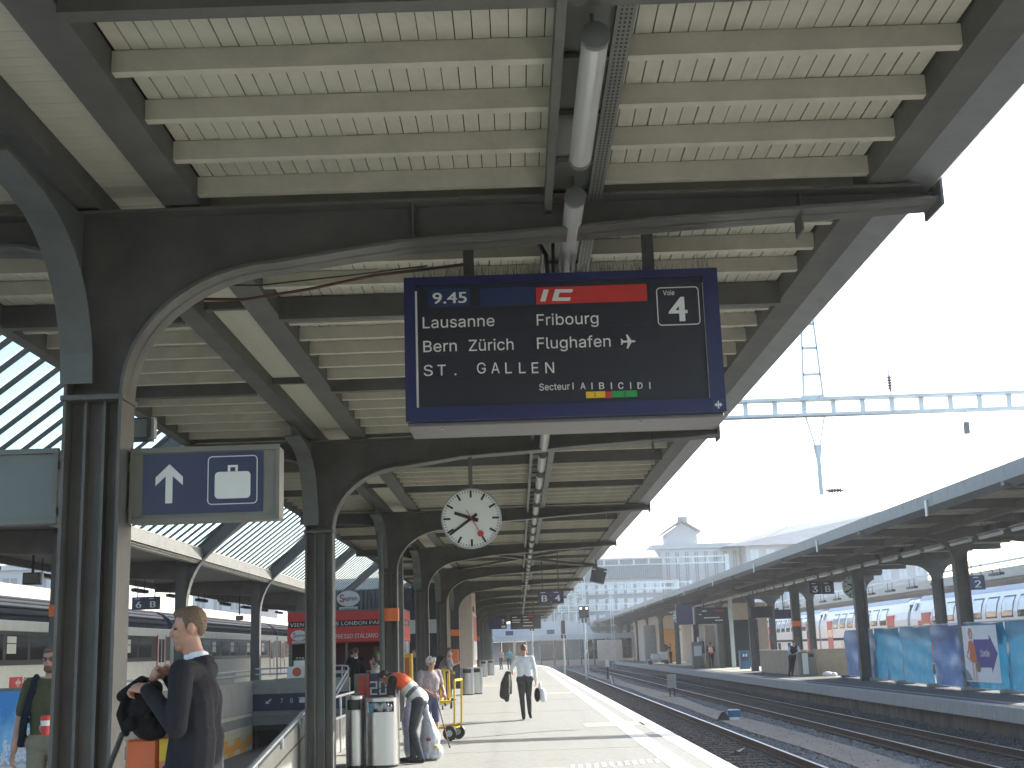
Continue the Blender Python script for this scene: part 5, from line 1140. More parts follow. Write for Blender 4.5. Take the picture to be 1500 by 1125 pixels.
# curved-end canopy and glazed shelter across the far end
t = thing('end_shelter', 'low glazed shelter with a rounded grey roof closing the view along the platform', 'shelter', (2, 150, 0))
b = MB(); b.prism([(-4.2,2.6),(14.5,2.6),(14.5,3.2),(-2.2,3.2),(-3.4,3.05),(-4.1,2.85)], 'y', 150, 156); b.build('roof', M['zinc'], t)
b = MB(); b.prism([(-3.6,3.21),(9,3.21),(8.4,4.2),(6,4.7),(-1.6,4.7),(-3.0,4.2)], 'y', 152, 156); b.build('curved_cover', M['facade'], t)
for k in range(12): b = MB(); x = -3.6+k*1.55; b.box(x,x+.14,150.2,150.34,-.4,2.6); b.build('post', M['steel'], t)
gb = MB(); gb.box(0,1.38,152,152.03,.3,2.55); gme = gb.mesh('pane', M['darkglass'], (0,0,0)); gw = MB(); gw.box(0,1.38,152,152.03,.3,2.55); gme2 = gw.mesh('pane', M['facade2'])
for k in range(11): link('pane', gme if k % 3 else gme2, t, (-3.45+k*1.55-2, -150, 0))
b = MB(); b.box(-4,14.5,152.04,152.4,-.4,.3); b.build('plinth', M['beige'], t)
b = MB(); b.bevbox(9.2,12.0,148.5,150,0,2.4,.03); b.build('beige_booth', M['beige'], t)
for x in (-1.4, 3.4): b = MB(); b.box(x,x+.9,149.9,149.98,3.3,3.8); b.build('sign', M['navy2'], t)
b = MB(); b.box(-14,20,146,175,-.95,-.35); struct(b.build('end_platform', M['asphalt']))
# left side beyond the cream train
t = thing('far_canopy', 'pinkish canopy fascia seen above the cream train', 'canopy', (-23, 70, 0))
b = MB(); b.box(-22.4,-22.2,10,190,4.45,5.2); b.build('fascia', M['pinkfascia'], t); b = MB(); b.box(-30,-22.4,10,190,4.5,5.0); b.build('roof', M['pinkfascia'], t)
for y in range(20, 190, 14): b = MB(); b.box(-26,-25.7,y,y+.3,0,4.5); b.build('column', M['steel'], t)
for k, (x0, x1, y, z1, c, r_) in enumerate(((-66,-50,118,13,6,4),(-49,-38,120,10.5,4,3),(-38,-28,150,9.5,5,3),(-27,-17,168,11,4,3))):
    a = facade(('pale office block behind the far left loudspeakers','pale block with large windows left of the first column','white house row seen above the 6 and B sign','pale block beyond the cream train near the kiosk')[k], x0, x1, y, 1, z1, 14, c, r_, 'facade', 'facade2', .5, .55)
    b = MB(); b.box(x0-.3,x1+.3,y-.3,y+14.3,z1,z1+.5); b.build('cornice', M['facade'], a)
# ================================================================== PEOPLE: one continuous body each, grown from tapered capsules and ellipsoids
UV = []
for i in range(9):
    for j in range(12):
        th, ph = math.pi*i/8, 2*math.pi*j/12; UV.append((math.sin(th)*math.cos(ph), math.sin(th)*math.sin(ph), math.cos(th)))
UV = np.array(UV); UVF = [(i*12+j, i*12+(j+1) % 12, (i+1)*12+(j+1) % 12, (i+1)*12+j) for i in range(8) for j in range(12)]
class Body:
    def __init__(s): s.p = []            # ('c', a, b, ra, rb, mat) or ('e', centre, radii, rot3x3, mat)
    def cap(s, a, b, ra, rb, m): s.p.append(('c', np.array(a, float), np.array(b, float), ra, rb, m)); return s
    def ell(s, c, r, m, rot=None): s.p.append(('e', np.array(c, float), np.array(r, float), np.eye(3) if rot is None else np.array(rot), m)); return s
    def chain(s, pts, rs, m):
        for i in range(len(pts)-1): s.cap(pts[i], pts[i+1], rs[i], rs[i+1], m)
        return s
    def grow(s, name, mats, parent, voxel, smooth=3):
        V, F = [], []
        for q in s.p:
            if q[0] == 'e':
                v = (UV*q[2]) @ q[3].T+q[1]; o = len(V); V += v.tolist(); F += [tuple(i+o for i in f) for f in UVF]
            else:
                a, b, ra, rb = q[1:5]; d = b-a; L = np.linalg.norm(d); d = d/L if L > 1e-6 else np.array([0,0,1.])
                u = np.cross(d, [1,0,0] if abs(d[0]) < .8 else [0,1,0]); u /= np.linalg.norm(u); w = np.cross(d, u)
                rotm = np.stack([u, w, d], 1); v = UV @ rotm.T
                t = (UV[:,2] > 1e-6)[:,None]; tt = v*rb+b; t0 = v*ra+a; vv = np.where(t, tt, t0); o = len(V)
                # ring at equator belongs to the start, add a second ring for the end
                V += vv.tolist(); eq = [o+4*12+j for j in range(12)]; e2 = len(V); V += (v[48:60]*rb+b).tolist()
                for f in UVF:
                    i = f[0]//12
                    if i == 3: j0, j1 = f[0] % 12, f[1] % 12; F.append((o+f[0], o+f[1], e2+j1, e2+j0))
                    else: F.append(tuple(k+o for k in f))
                for j in range(12): F.append((e2+j, e2+(j+1) % 12, eq[(j+1) % 12], eq[j]))
        me = bpy.data.meshes.new('grow'); me.from_pydata(V, [], F); o = bpy.data.objects.new('grow', me); COL.objects.link(o)
        r = o.modifiers.new('r', 'REMESH'); r.mode = 'VOXEL'; r.voxel_size = voxel
        if smooth: sm = o.modifiers.new('s', 'SMOOTH'); sm.iterations = smooth; sm.factor = .5
        res = bpy.data.meshes.new_from_object(o.evaluated_get(bpy.context.evaluated_depsgraph_get())); bpy.data.objects.remove(o); bpy.data.meshes.remove(me)
        res.name = name; n = len(res.polygons); C = np.empty(n*3); res.polygons.foreach_get('center', C); C = C.reshape(-1, 3)
        best = np.full(n, 1e9); idx = np.zeros(n, int); names = []
        for q in s.p:
            if q[-1] not in names: names.append(q[-1])
            if q[0] == 'e': l = (C-q[1]) @ q[3]/q[2]; nn = np.linalg.norm(l, axis=1); dd = (nn-1)*q[2].min()
            else:
                a, b, ra, rb = q[1:5]; ab = b-a; t = np.clip(((C-a) @ ab)/max(ab @ ab, 1e-9), 0, 1); dd = np.linalg.norm(C-a-t[:,None]*ab, axis=1)-(ra+(rb-ra)*t)
            k = dd < best; best[k] = dd[k]; idx[k] = names.index(q[-1])
        for nm in names: res.materials.append(mats[nm])
        res.polygons.foreach_set('material_index', idx.tolist()); res.polygons.foreach_set('use_smooth', [True]*n); res.update()
        return link(name, res, parent)
def nrm(v): v = np.array(v, float); return v/np.linalg.norm(v)
def hand(B, wrist, fwd, palm, side, k=1.0, curl=.5, m='skin'):
    """five fingers: fwd = along the hand, palm = out of the palm, side = +1/-1 for the thumb side"""
    f, p = nrm(fwd), nrm(palm); p = nrm(p-f*(p @ f)); s = np.cross(f, p)*side; w = np.array(wrist, float)
    rot = np.stack([s, f, p], 1)
    B.ell(w+f*.05*k, (.041*k, .056*k, .019*k), m, rot)
    for i, (off, L) in enumerate(((.030,.068),(.010,.078),(-.011,.073),(-.031,.057))):
        a = w+f*.088*k+s*off*k; c = curl*(1+.08*i); d1 = nrm(f*math.cos(c)+p*math.sin(c)); d2 = nrm(f*math.cos(2.1*c)+p*math.sin(2.1*c)); d3 = nrm(f*math.cos(3*c)+p*math.sin(3*c))
        b = a+d1*L*.5*k; c_ = b+d2*L*.32*k; e = c_+d3*L*.24*k
        B.chain([a-f*.02*k, a, b, c_, e], [.0095*k, .0095*k, .009*k, .008*k, .007*k], m)
    t0 = w+f*.025*k+s*.03*k; t1 = t0+nrm(f*.6+s*.75+p*.25)*.04*k; t2 = t1+nrm(f*.85+s*.2+p*.5)*.032*k
    B.chain([t0, t1, t2], [.013*k, .0115*k, .0085*k], m)
def rotz(a): c, s = math.cos(a), math.sin(a); return np.array([[c,-s,0],[s,c,0],[0,0,1]])
def rotx(a): c, s = math.cos(a), math.sin(a); return np.array([[1,0,0],[0,c,-s],[0,s,c]])
def head(B, c, yaw=0, pitch=0, k=1.0, hair=None, detail=True, hairstyle='short'):
    """face looks along local +y turned by yaw (about z) and pitch; returns hair primitives for a separate child"""
    Rm = rotz(yaw) @ rotx(pitch); c = np.array(c, float); YS = np.array((1,.87,1)); P = lambda x, y, z: c+Rm @ (np.array([x,y,z])*k*YS)
    E = lambda x, y, z, r, m: B.ell(P(x,y,z), np.array(r)*k*YS, m, Rm)
    E(0,-.012,.03,(.073,.092,.085),'skin'); E(0,.022,-.03,(.058,.066,.082),'skin'); E(0,.05,-.088,(.026,.024,.022),'skin'); E(0,.012,-.07,(.05,.055,.035),'skin')
    E(0,.078,.022,(.046,.012,.012),'skin')
    B.cap(P(0,.080,.020), P(0,.099,-.016), .0105*k, .0135*k, 'skin'); B.cap(P(0,.080,-.026), P(0,.094,-.024), .016*k, .012*k, 'skin'); E(0,.073,-.058,(.03,.02,.022),'skin'); E(0,.058,-.088,(.03,.026,.02),'skin')
    for s in (-1, 1):
        E(.074*s,-.008,-.002,(.010,.021,.032),'skin'); E(.034*s,.066,-.02,(.024,.02,.022),'skin')
        if detail: E(.030*s,.079,.006,(.0125,.008,.0065),'eye'); E(.030*s,.083,.021,(.018,.006,.0045),'hair')
    if detail: E(0,.086,-.052,(.022,.009,.0065),'lip')
    H = Body(); He = lambda x, y, z, r: H.ell(P(x,y,z), np.array(r)*k*YS, 'hair', Rm)
    if hairstyle in ('short', 'thin'):
        He(0,-.019,.041,(.0755,.0945,.079)); He(0,-.052,.012,(.0655,.054,.056)); He(0,.03,.086,(.056,.05,.026))
        if hairstyle == 'short': He(.012,.055,.083,(.045,.03,.021)); [He(.062*s,-.012,.042,(.0135,.045,.034)) for s in (-1,1)]; [He(.066*s,.016,.020,(.0085,.009,.026)) for s in (-1,1)]
    elif hairstyle == 'curly':
        for i in range(26):
            a, z = random.uniform(0, 6.28), random.uniform(-.03,.11); rr = .085*math.sqrt(max(.1, 1-((z-.03)/.11)**2)); y = rr*1.15*math.sin(a)-.02
            if y > .05 and z < .06: continue
            He(rr*math.cos(a), y, z, (.034,.034,.032))
    elif hairstyle == 'long':
        He(0,-.022,.048,(.082,.094,.08)); He(0,-.06,-.03,(.075,.055,.11)); [He(.068*s,-.01,-.03,(.02,.045,.09)) for s in (-1,1)]; He(0,.03,.085,(.062,.055,.034))
    elif hairstyle == 'cap':
        He(0,-.008,.062,(.084,.1,.07)); H.cap(P(-.04,.1,.055), P(.04,.1,.055), .014*k, .014*k, 'hair'); H.cap(P(-.035,.14,.048), P(.035,.14,.048), .010*k, .010*k, 'hair')
    return H
def person(label, loc, rz, J, mats, h=1.75, voxel=.014, hair='short', group=None, fat=1.0, build=None, skirt=None, detail=True, curl=(.5,.5), palms=None, extra=None, sleeves='long', bare_legs=False, tail=False):
    """J: joints in metres for a 1.75 m figure, local axes: x right, y ahead, z up"""
    k = h/1.75
    D = dict(pelvis=(0,0,.96), waist=(0,.0,1.08), chest=(0,.0,1.28), neck=(0,-.01,1.47), head=(0,.015,1.635), hy=0, hp=0,
             lsh=(-.185,-.01,1.42), rsh=(.185,-.01,1.42), lel=(-.235,-.03,1.13), rel=(.235,-.03,1.13), lwr=(-.245,.04,.88), rwr=(.245,.04,.88),
             lhip=(-.09,0,.93), rhip=(.09,0,.93), lkn=(-.10,.02,.50), rkn=(.10,.02,.50), lan=(-.10,-.02,.085), ran=(.10,-.02,.085), ltoe=None, rtoe=None); D.update(J)
    g_ = {n: (np.array(v, float)*k if isinstance(v, tuple) else v) for n, v in D.items()}
    t = thing('person', label, 'person', loc, group, rz); B = Body(); f = fat
    # torso
    hv = g_['rhip']-g_['lhip']; sv = g_['rsh']-g_['lsh']; sn = nrm(sv)
    upv = nrm(g_['neck']-g_['chest']); fw = np.cross(upv, sn); rotT = np.stack([sn, nrm(fw), upv], 1)
    w0 = g_['pelvis']*.45+g_['waist']*.55
    for s_ in (-1, 1):
        B.chain([w0+sn*.052*s_*k*f, g_['waist']*.4+g_['chest']*.6+sn*.058*s_*k*f, g_['chest']+sn*.07*s_*k*f], [.106*k*f, .108*k*f, .112*k*f], 'top')
        B.chain([g_['pelvis']-np.array((0,0,.03))*k+sn*.055*s_*k*f, w0-np.array((0,0,.02))*k+sn*.05*s_*k*f], [.112*k*f, .104*k*f], 'legs')
    B.ell(g_['chest'], np.array((.175,.115,.17))*k*f, 'top', rotT)
    for s_ in ('l','r'): B.cap(g_['neck']*.55+g_['chest']*.25+g_[s_+'sh']*.2, g_[s_+'sh'], .068*k, .06*k, 'top')
    B.cap(g_['neck']-upv*.03*k, g_['head']-np.array((0,.01,.06))*k, .054*k, .050*k, 'skin')
    B.ell(g_['neck']-upv*.02*k, np.array((.075,.07,.035))*k, 'collar' if 'collar' in mats else 'top', rotT)
    # arms
    for s_, sg_ in (('l',-1),('r',1)):
        sh, el, wr = g_[s_+'sh'], g_[s_+'el'], g_[s_+'wr']; aw = nrm(wr-el)
        if sleeves == 'long': B.chain([sh, el, wr-aw*.015*k], [.061*k*f, .052*k, .042*k], 'sleeve' if 'sleeve' in mats else 'top'); B.cap(wr-aw*.03*k, wr+aw*.01*k, .03*k, .028*k, 'skin')
        else:
            mid = sh+(el-sh)*.72; B.chain([sh, mid], [.066*k*f, .062*k], 'sleeve' if 'sleeve' in mats else 'top'); B.chain([mid, el, wr], [.046*k, .042*k, .029*k], 'skin')
        pm_ = (palms or {}).get(s_, np.array((-sg_, 0, 0))); fd = aw if (palms or {}).get(s_+'f') is None else (palms or {})[s_+'f']
        hand(B, wr, fd, pm_, -1 if s_ == 'l' else 1, k, curl[0 if s_ == 'l' else 1])
    # legs
    for s_ in ('l','r'):
        hp_, kn, an = g_[s_+'hip'], g_[s_+'kn'], g_[s_+'an']; lm = 'legs'
        B.chain([hp_, kn], [.098*k*f, .066*k], lm); toe = g_[s_+'toe'] if g_[s_+'toe'] is not None else an+np.array((0,.15,-.045))*k
        if bare_legs: B.chain([kn, kn+(an-kn)*.35, an], [.056*k, .058*k, .036*k], 'skin')
        else: B.chain([kn, kn+(an-kn)*.3, an], [.064*k, .062*k, .05*k], lm)
        heel = an+nrm(an-toe)*np.array((.5,.5,0))*.045*k+np.array((0,0,-.04))*k
        B.chain([heel, toe], [.042*k, .036*k], 'shoe'); B.cap(toe, toe+nrm(toe-heel)*.05*k, .038*k, .03*k, 'shoe')
    B.cap(g_['lhip'], g_['rhip'], .105*k*f, .105*k*f, 'legs')
    if tail:                                                       # jacket skirt over the hips
        for s_ in (-1, 1): B.chain([g_['waist']+sn*.06*s_*k, g_['pelvis']+sn*.075*s_*k, g_['pelvis']+sn*.085*s_*k-np.array((0,.01,.19))*k], [.116*k*f, .12*k*f, .124*k*f], 'top')
    H = head(B, g_['head'], g_['hy'], g_['hp'], k, hair, detail, hair)
    if extra: extra(B, g_, k)
    m2 = dict(skin=M['skin'], lip=M['lip'], eye=M['eye'], shoe=cloth('black', (.02,.02,.02))); m2.update(mats)
    B.grow('body', m2, t, voxel)
    H.grow('cap' if hair == 'cap' else 'hair', m2, t, max(voxel*.9, .007), 2)
    return t, g_, k
c_ = cloth
HB = dict(brown=mat('brown_hair', (.14,.085,.045), .6, 0, .3, 30, .5, 90), grey=mat('grey_hair', (.50,.50,.48), .7, 0, .15, 30, .5, 90), dark=mat('dark_hair', (.03,.022,.016), .55, 0, .3, 30, .5, 90), blond=mat('dark_blond_hair', (.14,.09,.05), .6, 0, .3, 30, .5, 90), greencap=c_('green_cap', (.04,.24,.08)))

# 1 suited man, seen from his left, arms raised to the strap of a bag
def suit_extra(B, g_, k):
    n_ = g_['neck']; up = nrm(g_['head']-n_); c0 = n_+up*.038
    B.chain([c0+np.array(q) for q in ((-.048,.040,-.012),(-.055,.0,.0),(-.036,-.042,.008),(.036,-.042,.008),(.055,.0,.0),(.048,.040,-.012))], [.015]*6, 'shirt')
    B.chain([n_+np.array(q) for q in ((-.075,.05,-.035),(-.074,-.005,-.004),(-.045,-.055,.008),(.045,-.055,.008),(.074,-.005,-.004),(.075,.05,-.035))], [.02,.022,.024,.024,.022,.02], 'top')
suit = dict(top=c_('dark_suit', (.021,.022,.027), .2, 5), shirt=c_('white_shirt', (.72,.74,.78), .05), legs=c_('dark_suit', (.021,.022,.027)), hair=HB['blond'])
person('tall young man in a dark navy suit busy with a bag beside the first column', (-1.80, 7.22, 0), R(82),
  dict(lsh=(-.19,-.0,1.425), rsh=(.19,.02,1.425), lel=(-.235,-.0,1.16), lwr=(-.13,.20,1.345), rel=(.22,.10,1.2), rwr=(.06,.17,1.41), head=(-.01,.04,1.635), hy=R(26), hp=R(-4), waist=(0,-.01,1.1), lkn=(-.1,.03,.5)),
  suit, 1.92, .0075, 'short', None, 1.02, extra=suit_extra, tail=True, curl=(.75,.9), palms=dict(l=(.5,.2,-.8), lf=(.3,.9,.15), r=(0,-.6,-.6), rf=(-.7,.5,.2)))
# his bag on the orange machine
t = thing('travel_bag', 'lumpy black bag lying on top of the orange ticket validator', 'bag', (-2.09, 7.35, 1.22))
B = Body(); B.ell((-.01,0,.12),(.105,.15,.15),'top'); B.ell((-.03,.0,.25),(.085,.12,.07),'top'); B.ell((.02,-.04,.05),(.10,.12,.08),'top'); B.chain([(-.12,-.05,.22),(-.14,-.08,.12),(-.10,-.1,.02)],[.022,.026,.022],'top'); B.chain([(-.02,-.1,.3),(-.12,-.12,.22)],[.03,.035],'top'); B.ell((.0,-.13,.2),(.07,.05,.07),'top')
for q in range(8): B.ell((random.uniform(-.09,.1),random.uniform(-.16,-.1),random.uniform(.02,.26)),(.04,.03,.045),'top')
B.grow('cloth', dict(top=c_('black_bag', (.010,.010,.011), .3)), t, .009, 2)
b = MB(); b.tube([(-.12,-.1,.02),(-.19,-.08,-.15),(-.24,-.05,-.42)], .016, 6); b.build('strap', M['black'], t, True, (0,0,0))
t = thing('ticket_validator', 'orange ticket validator post under the black bag', 'machine', (-2.09, 7.42, 0))
b = MB(); b.bevbox(-.115,.06,-.12,.12,.0,1.20,.012); b.build('case', M['orange'], t, org=(0,0,0)); b = MB(); b.bevbox(.061,.135,-.1,.11,.0,1.24,.008); b.build('side_panel', mat('pale_orange', (.72,.26,.13), .45), t, org=(0,0,0))
b = MB(); b.box(.07,.13,-.112,-.101,1.08,1.2); b.build('notice', M['yellow'], t, org=(0,0,0)); b = MB(); b.lathe([(.013,0),(.013,-.014)],(.1,-.101,1.04),10,axis='y'); b.build('lock', M['black'], t, True, (0,0,0))
# 2 man in green shirt, half behind the column
def glasses(par, hc, k, yaw, lens=True):
    Rm = rotz(yaw); b = MB(); P = lambda x,y,z: tuple(np.array(hc)+Rm @ (np.array((x,y,z))*k))
    for s in (-1, 1): pts = [P(.032*s+.024*math.cos(a), .086, .004+.018*math.sin(a)) for a in np.linspace(0,6.28,13)]; b.tube(pts, .0035, 5); b.tube([P(.056*s,.086,.008),P(.076*s,.0,.008)], .003, 5)
    b.tube([P(-.01,.088,.008),P(.01,.088,.008)], .003, 5); b.build('glasses', M['black'], par, True, (0,0,0))
gmats = dict(top=c_('olive_shirt', (.085,.085,.045)), legs=c_('khaki', (.22,.20,.14)), hair=HB['blond'], strap=c_('dark_strap', (.02,.025,.035)))
def green_extra(B, g_, k):
    B.ell(g_['head']+np.array((0,.052,-.078))*k, np.array((.05,.036,.036))*k, 'hair')
    B.chain([g_['rsh']+np.array((-.06,.02,.07)), g_['rsh']+np.array((-.05,.115,-.06)), g_['rsh']+np.array((.0,.115,-.3)), g_['rsh']+np.array((.04,.04,-.5))], [.03,.03,.034,.036], 'strap')
gt_, gj, gk = person('bearded man with glasses in an olive green shirt half hidden by the first column', (-4.19, 11.6, 0), R(180),
  dict(lel=(-.24,.10,1.15), lwr=(-.14,.30,1.08), rel=(.27,-.03,1.12), rwr=(.29,.03,.87)), gmats, 1.79, .010, 'short', None, 1.03, sleeves='short', palms=dict(l=(.9,.3,0)), curl=(.9,.4), extra=green_extra)
glasses(gt_, gj['head'], gk, 0)
t = thing('drink_cup', 'red and white drink cup held by the man in the green shirt', 'cup', (-4.08, 11.20, 1.04)); b = MB(); b.lathe([(.032,0),(.038,.075)], (0,0,0), 16); b.build('red_base', M['red'], t, True, (0,0,0)); b = MB(); b.lathe([(.0385,.0755),(.041,.12)], (0,0,0), 16); b.build('white_band', M['letter'], t, True, (0,0,0)); b = MB(); b.lathe([(.043,.1205),(.043,.15),(.03,.165)], (0,0,0), 16); b.build('lid', M['red'], t, True, (0,0,0))
# 3 cleaner bent over the bin
def band(B, g_, t0, t1, m, r=.114):
    a, c = g_['pelvis'], g_['chest']; sn = nrm(g_['rsh']-g_['lsh'])
    for s_ in (-1, 0, 1): B.cap(a+(c-a)*t0+sn*.058*s_, a+(c-a)*t1+sn*.062*s_, r, r+.002, m)
def clean_extra(B, g_, k):
    band(B, g_, .50, .58, 'stripe', .124); band(B, g_, .27, .44, 'grey', .121); band(B, g_, .02, .20, 'stripe', .127)
cm = dict(top=mat('hi_vis_orange', (.90,.12,.03), .8), sleeve=c_('black_tee', (.02,.02,.022)), stripe=mat('reflective_stripe', (.66,.66,.62), .4), grey=c_('grey_band', (.12,.12,.125)), legs=c_('work_trousers', (.055,.06,.065), .25), hair=HB['dark'])
person('cleaner in an orange reflective vest bending over the bin', (-1.56, 19.85, 0), R(84),
  dict(pelvis=(0,-.04,.93), lhip=(-.1,-.03,.90), rhip=(.1,-.03,.90), waist=(0,.06,1.05), chest=(0,.24,1.20), neck=(0,.40,1.28), head=(0,.50,1.26), hp=R(-48), hy=R(4),
       lsh=(-.2,.34,1.23), rsh=(.2,.34,1.23), lel=(-.24,.36,.97), lwr=(-.12,.48,.86), rel=(.22,.42,.98), rwr=(.12,.56,.94), lkn=(-.12,.06,.48), rkn=(.12,.10,.48), lan=(-.13,-.06,.085), ran=(.12,.10,.085)),
  cm, 1.76, .010, 'short', None, 1.05, extra=clean_extra, sleeves='short')
t = thing('rubbish_bag', 'clear plastic rubbish bag full of paper beside the cleaner', 'bag', (-1.42, 20.25, 0))
B = Body(); B.chain([(0,0,.14),(.01,0,.34),(-.02,.02,.56),(-.03,.02,.72)],[.155,.165,.10,.035],'top'); B.ell((.09,-.02,.13),(.13,.14,.13),'top'); B.ell((-.07,.02,.2),(.11,.13,.19),'top'); B.chain([(-.03,.02,.70),(-.06,.03,.80)],[.03,.06],'top')
for q in range(10): a = random.uniform(0,6.28); B.cap((.12*math.cos(a),.12*math.sin(a),.06),(.06*math.cos(a),.06*math.sin(a),.58),.045,.02,'top')
B.grow('plastic', dict(top=mat('milky_plastic', (.50,.51,.54), .25, 0, .3, 7, .9, 11, dirt=((.26,.16,.18), 6, .60))), t, .012, 2)
for (x, y, z, c) in ((.12,-.15,.2,(.75,.55,.12)),(.0,-.17,.32,(.30,.06,.12)),(.1,-.14,.07,(.7,.7,.7)),(-.08,-.15,.12,(.2,.3,.6))): b = MB(); b.ico((x*.9,y*.88,z),(.045,.03,.03)); b.build('rubbish', mat('rubbish_%d' % int(c[0]*100), c, .6), t, True, (0,0,0))
t = thing('white_sack', 'pale plastic sack hanging between the bin and the cleaner', 'bag', (-1.75, 20.4, 0)); B = Body(); B.ell((0,0,.55),(.11,.09,.3),'top'); B.ell((.02,0,.85),(.06,.05,.12),'top'); B.ell((0,0,.25),(.09,.08,.24),'top'); B.grow('plastic', dict(top=mat('milky_plastic', (.55,.57,.60), .25)), t, .012, 2)
# 4 old woman with cane
ow = dict(top=c_('checked_shirt', (.34,.29,.30), .3, 24), legs=c_('blue_shorts', (.09,.11,.20)), hair=HB['grey'], shoe=c_('tan_shoe', (.13,.07,.05)))
person('white haired woman in a checked shirt and blue shorts leaning on a stick', (-1.58, 22.95, 0), R(212),
  dict(head=(0,.07,1.61), hp=R(-14), hy=R(-12), neck=(0,.03,1.46), lel=(-.26,.02,1.15), lwr=(-.18,.27,1.02), rel=(.26,.04,1.15), rwr=(.10,.29,1.02), lkn=(-.1,.05,.52), rkn=(.1,.04,.52)), ow, 1.56, .011, 'curly', None, 1.16, sleeves='short', bare_legs=True, curl=(.9,.8), palms=dict(l=(.6,0,-.6), r=(-.7,.2,-.5)))
t = thing('walking_stick', 'thin brown walking stick in front of the white haired woman', 'walking stick', (-1.36, 22.75, 0)); b = MB(); b.tube([(-.12,-.0,.88),(-.1,-.0,.86),(.12,-.05,0)], .011, 7); b.tube([(-.12,0,.88),(-.17,.03,.89)], .013, 7); b.build('stick', mat('stick_wood', (.14,.06,.03), .5), t, True, (0,0,0)); b = MB(); b.lathe([(.015,0),(.013,.03)], (.12,-.05,0), 8); b.build('rubber_tip', M['black'], t, True, (0,0,0))
# yellow platform trolleys
def trolley(label, loc, rz, tall=True):
    t = thing('luggage_trolley', label, 'trolley', loc, 'yellow luggage trolleys', rz)
    b = MB()
    for x in (-.22,.22): b.tube([(x,.0,1.1),(x,.02,.3),(x,.5,.2)], .022, 8)
    b.tube([(-.22,0,1.1),(.22,0,1.1)], .024, 8); b.tube([(-.22,.5,.2),(.22,.5,.2)], .02, 8); b.build('frame', M['yellow'], t, True, (0,0,0))
    b = MB(); b.box(-.24,.24,.05,.52,.22,.25); [b.box(-.2+.1*q,-.16+.1*q,.0,.03,.3,1.02) for q in range(5)] if tall else None; b.build('deck', M['yellow'], t, org=(0,0,0))
    for x in (-.26,.26):
        b = MB(); b.lathe([(.05,-.028),(.13,-.03),(.14,0),(.13,.03),(.05,.028)], (x,.1,.14), 18, axis='x'); w = b.build('wheel', M['black'], t, True, (0,0,0)); b = MB(); b.lathe([(.06,-.034),(.06,.034)], (x,.1,.14), 14, axis='x'); b.build('hub', M['galv'], w, True, (0,0,0))
    b = MB(); b.lathe([(.06,-.02),(.06,.02)], (0,.46,.06), 12, axis='x'); b.build('castor', M['black'], t, True, (0,0,0)); return t
t = trolley('low yellow trolley with black wheels behind the woman with the stick', (-1.16, 24.6, 0), R(75), False)
trolley('yellow trolley standing upright next to the stooping grey haired man', (-2.52, 40.2, 0), R(170))
trolley('yellow trolley nearest the young man with the backpack', (-2.28, 38.2, 0), R(185))
# 5 man with backpack, 6 stooping man, 7 pair
p5, j5, k5 = person('young man in a pale blue shirt and dark trousers carrying a backpack', (-2.38, 44.2, 0), R(-75), dict(lel=(-.24,.06,1.15), lwr=(-.1,.28,1.22), rel=(.24,.06,1.15), rwr=(.12,.28,1.22), hp=R(-22), hy=R(4)), dict(top=c_('pale_blue', (.42,.50,.60)), legs=c_('navy_trousers', (.025,.027,.04)), hair=HB['brown']), 1.78, .014, 'short', sleeves='short')
t = thing('backpack', 'bulky black backpack on the back of the young man', 'backpack', (-2.68, 44.15, 1.05)); B = Body(); B.ell((0,0,.22),(.15,.2,.28),'top'); B.ell((-.08,0,.14),(.12,.16,.17),'top'); B.grow('bag', dict(top=c_('black_bag', (.01,.01,.011))), t, .014, 2)
for y in (-.14,.14): b = MB(); b.tube([(.06,y,.44),(.2,y,.42),(.3,y,.3),(.26,y,.1),(.1,y,.02)], .02, 6); b.build('strap', M['black'], t, True, (0,0,0))
person('stooping grey haired man in a grey jacket by the yellow trolleys', (-2.62, 42.8, 0), R(-70), dict(waist=(0,.05,1.06), chest=(0,.16,1.25), neck=(0,.26,1.41), head=(0,.36,1.52), lsh=(-.185,.2,1.36), rsh=(.185,.2,1.36), lel=(-.24,.24,1.1), rel=(.24,.24,1.1), lwr=(-.16,.4,.98), rwr=(.16,.4,.98), hp=R(-28)), dict(top=c_('grey_jacket', (.18,.18,.17)), legs=c_('grey_trousers', (.06,.06,.06)), hair=HB['grey']), 1.74, .015, 'thin')
person('fair woman in a dark blue top right of the kiosk', (-3.55, 44.3, 0), R(140), {}, dict(top=c_('dark_blue', (.05,.07,.14)), legs=c_('grey_skirt', (.18,.18,.18)), hair=HB['blond']), 1.76, .016, 'short', sleeves='short')
person('dark haired woman in a brown top beside the fair woman', (-3.36, 44.7, 0), R(30), {}, dict(top=c_('brown_top', (.22,.14,.10)), legs=c_('grey_trousers', (.06,.06,.06)), hair=HB['dark']), 1.74, .016, 'long', sleeves='short')
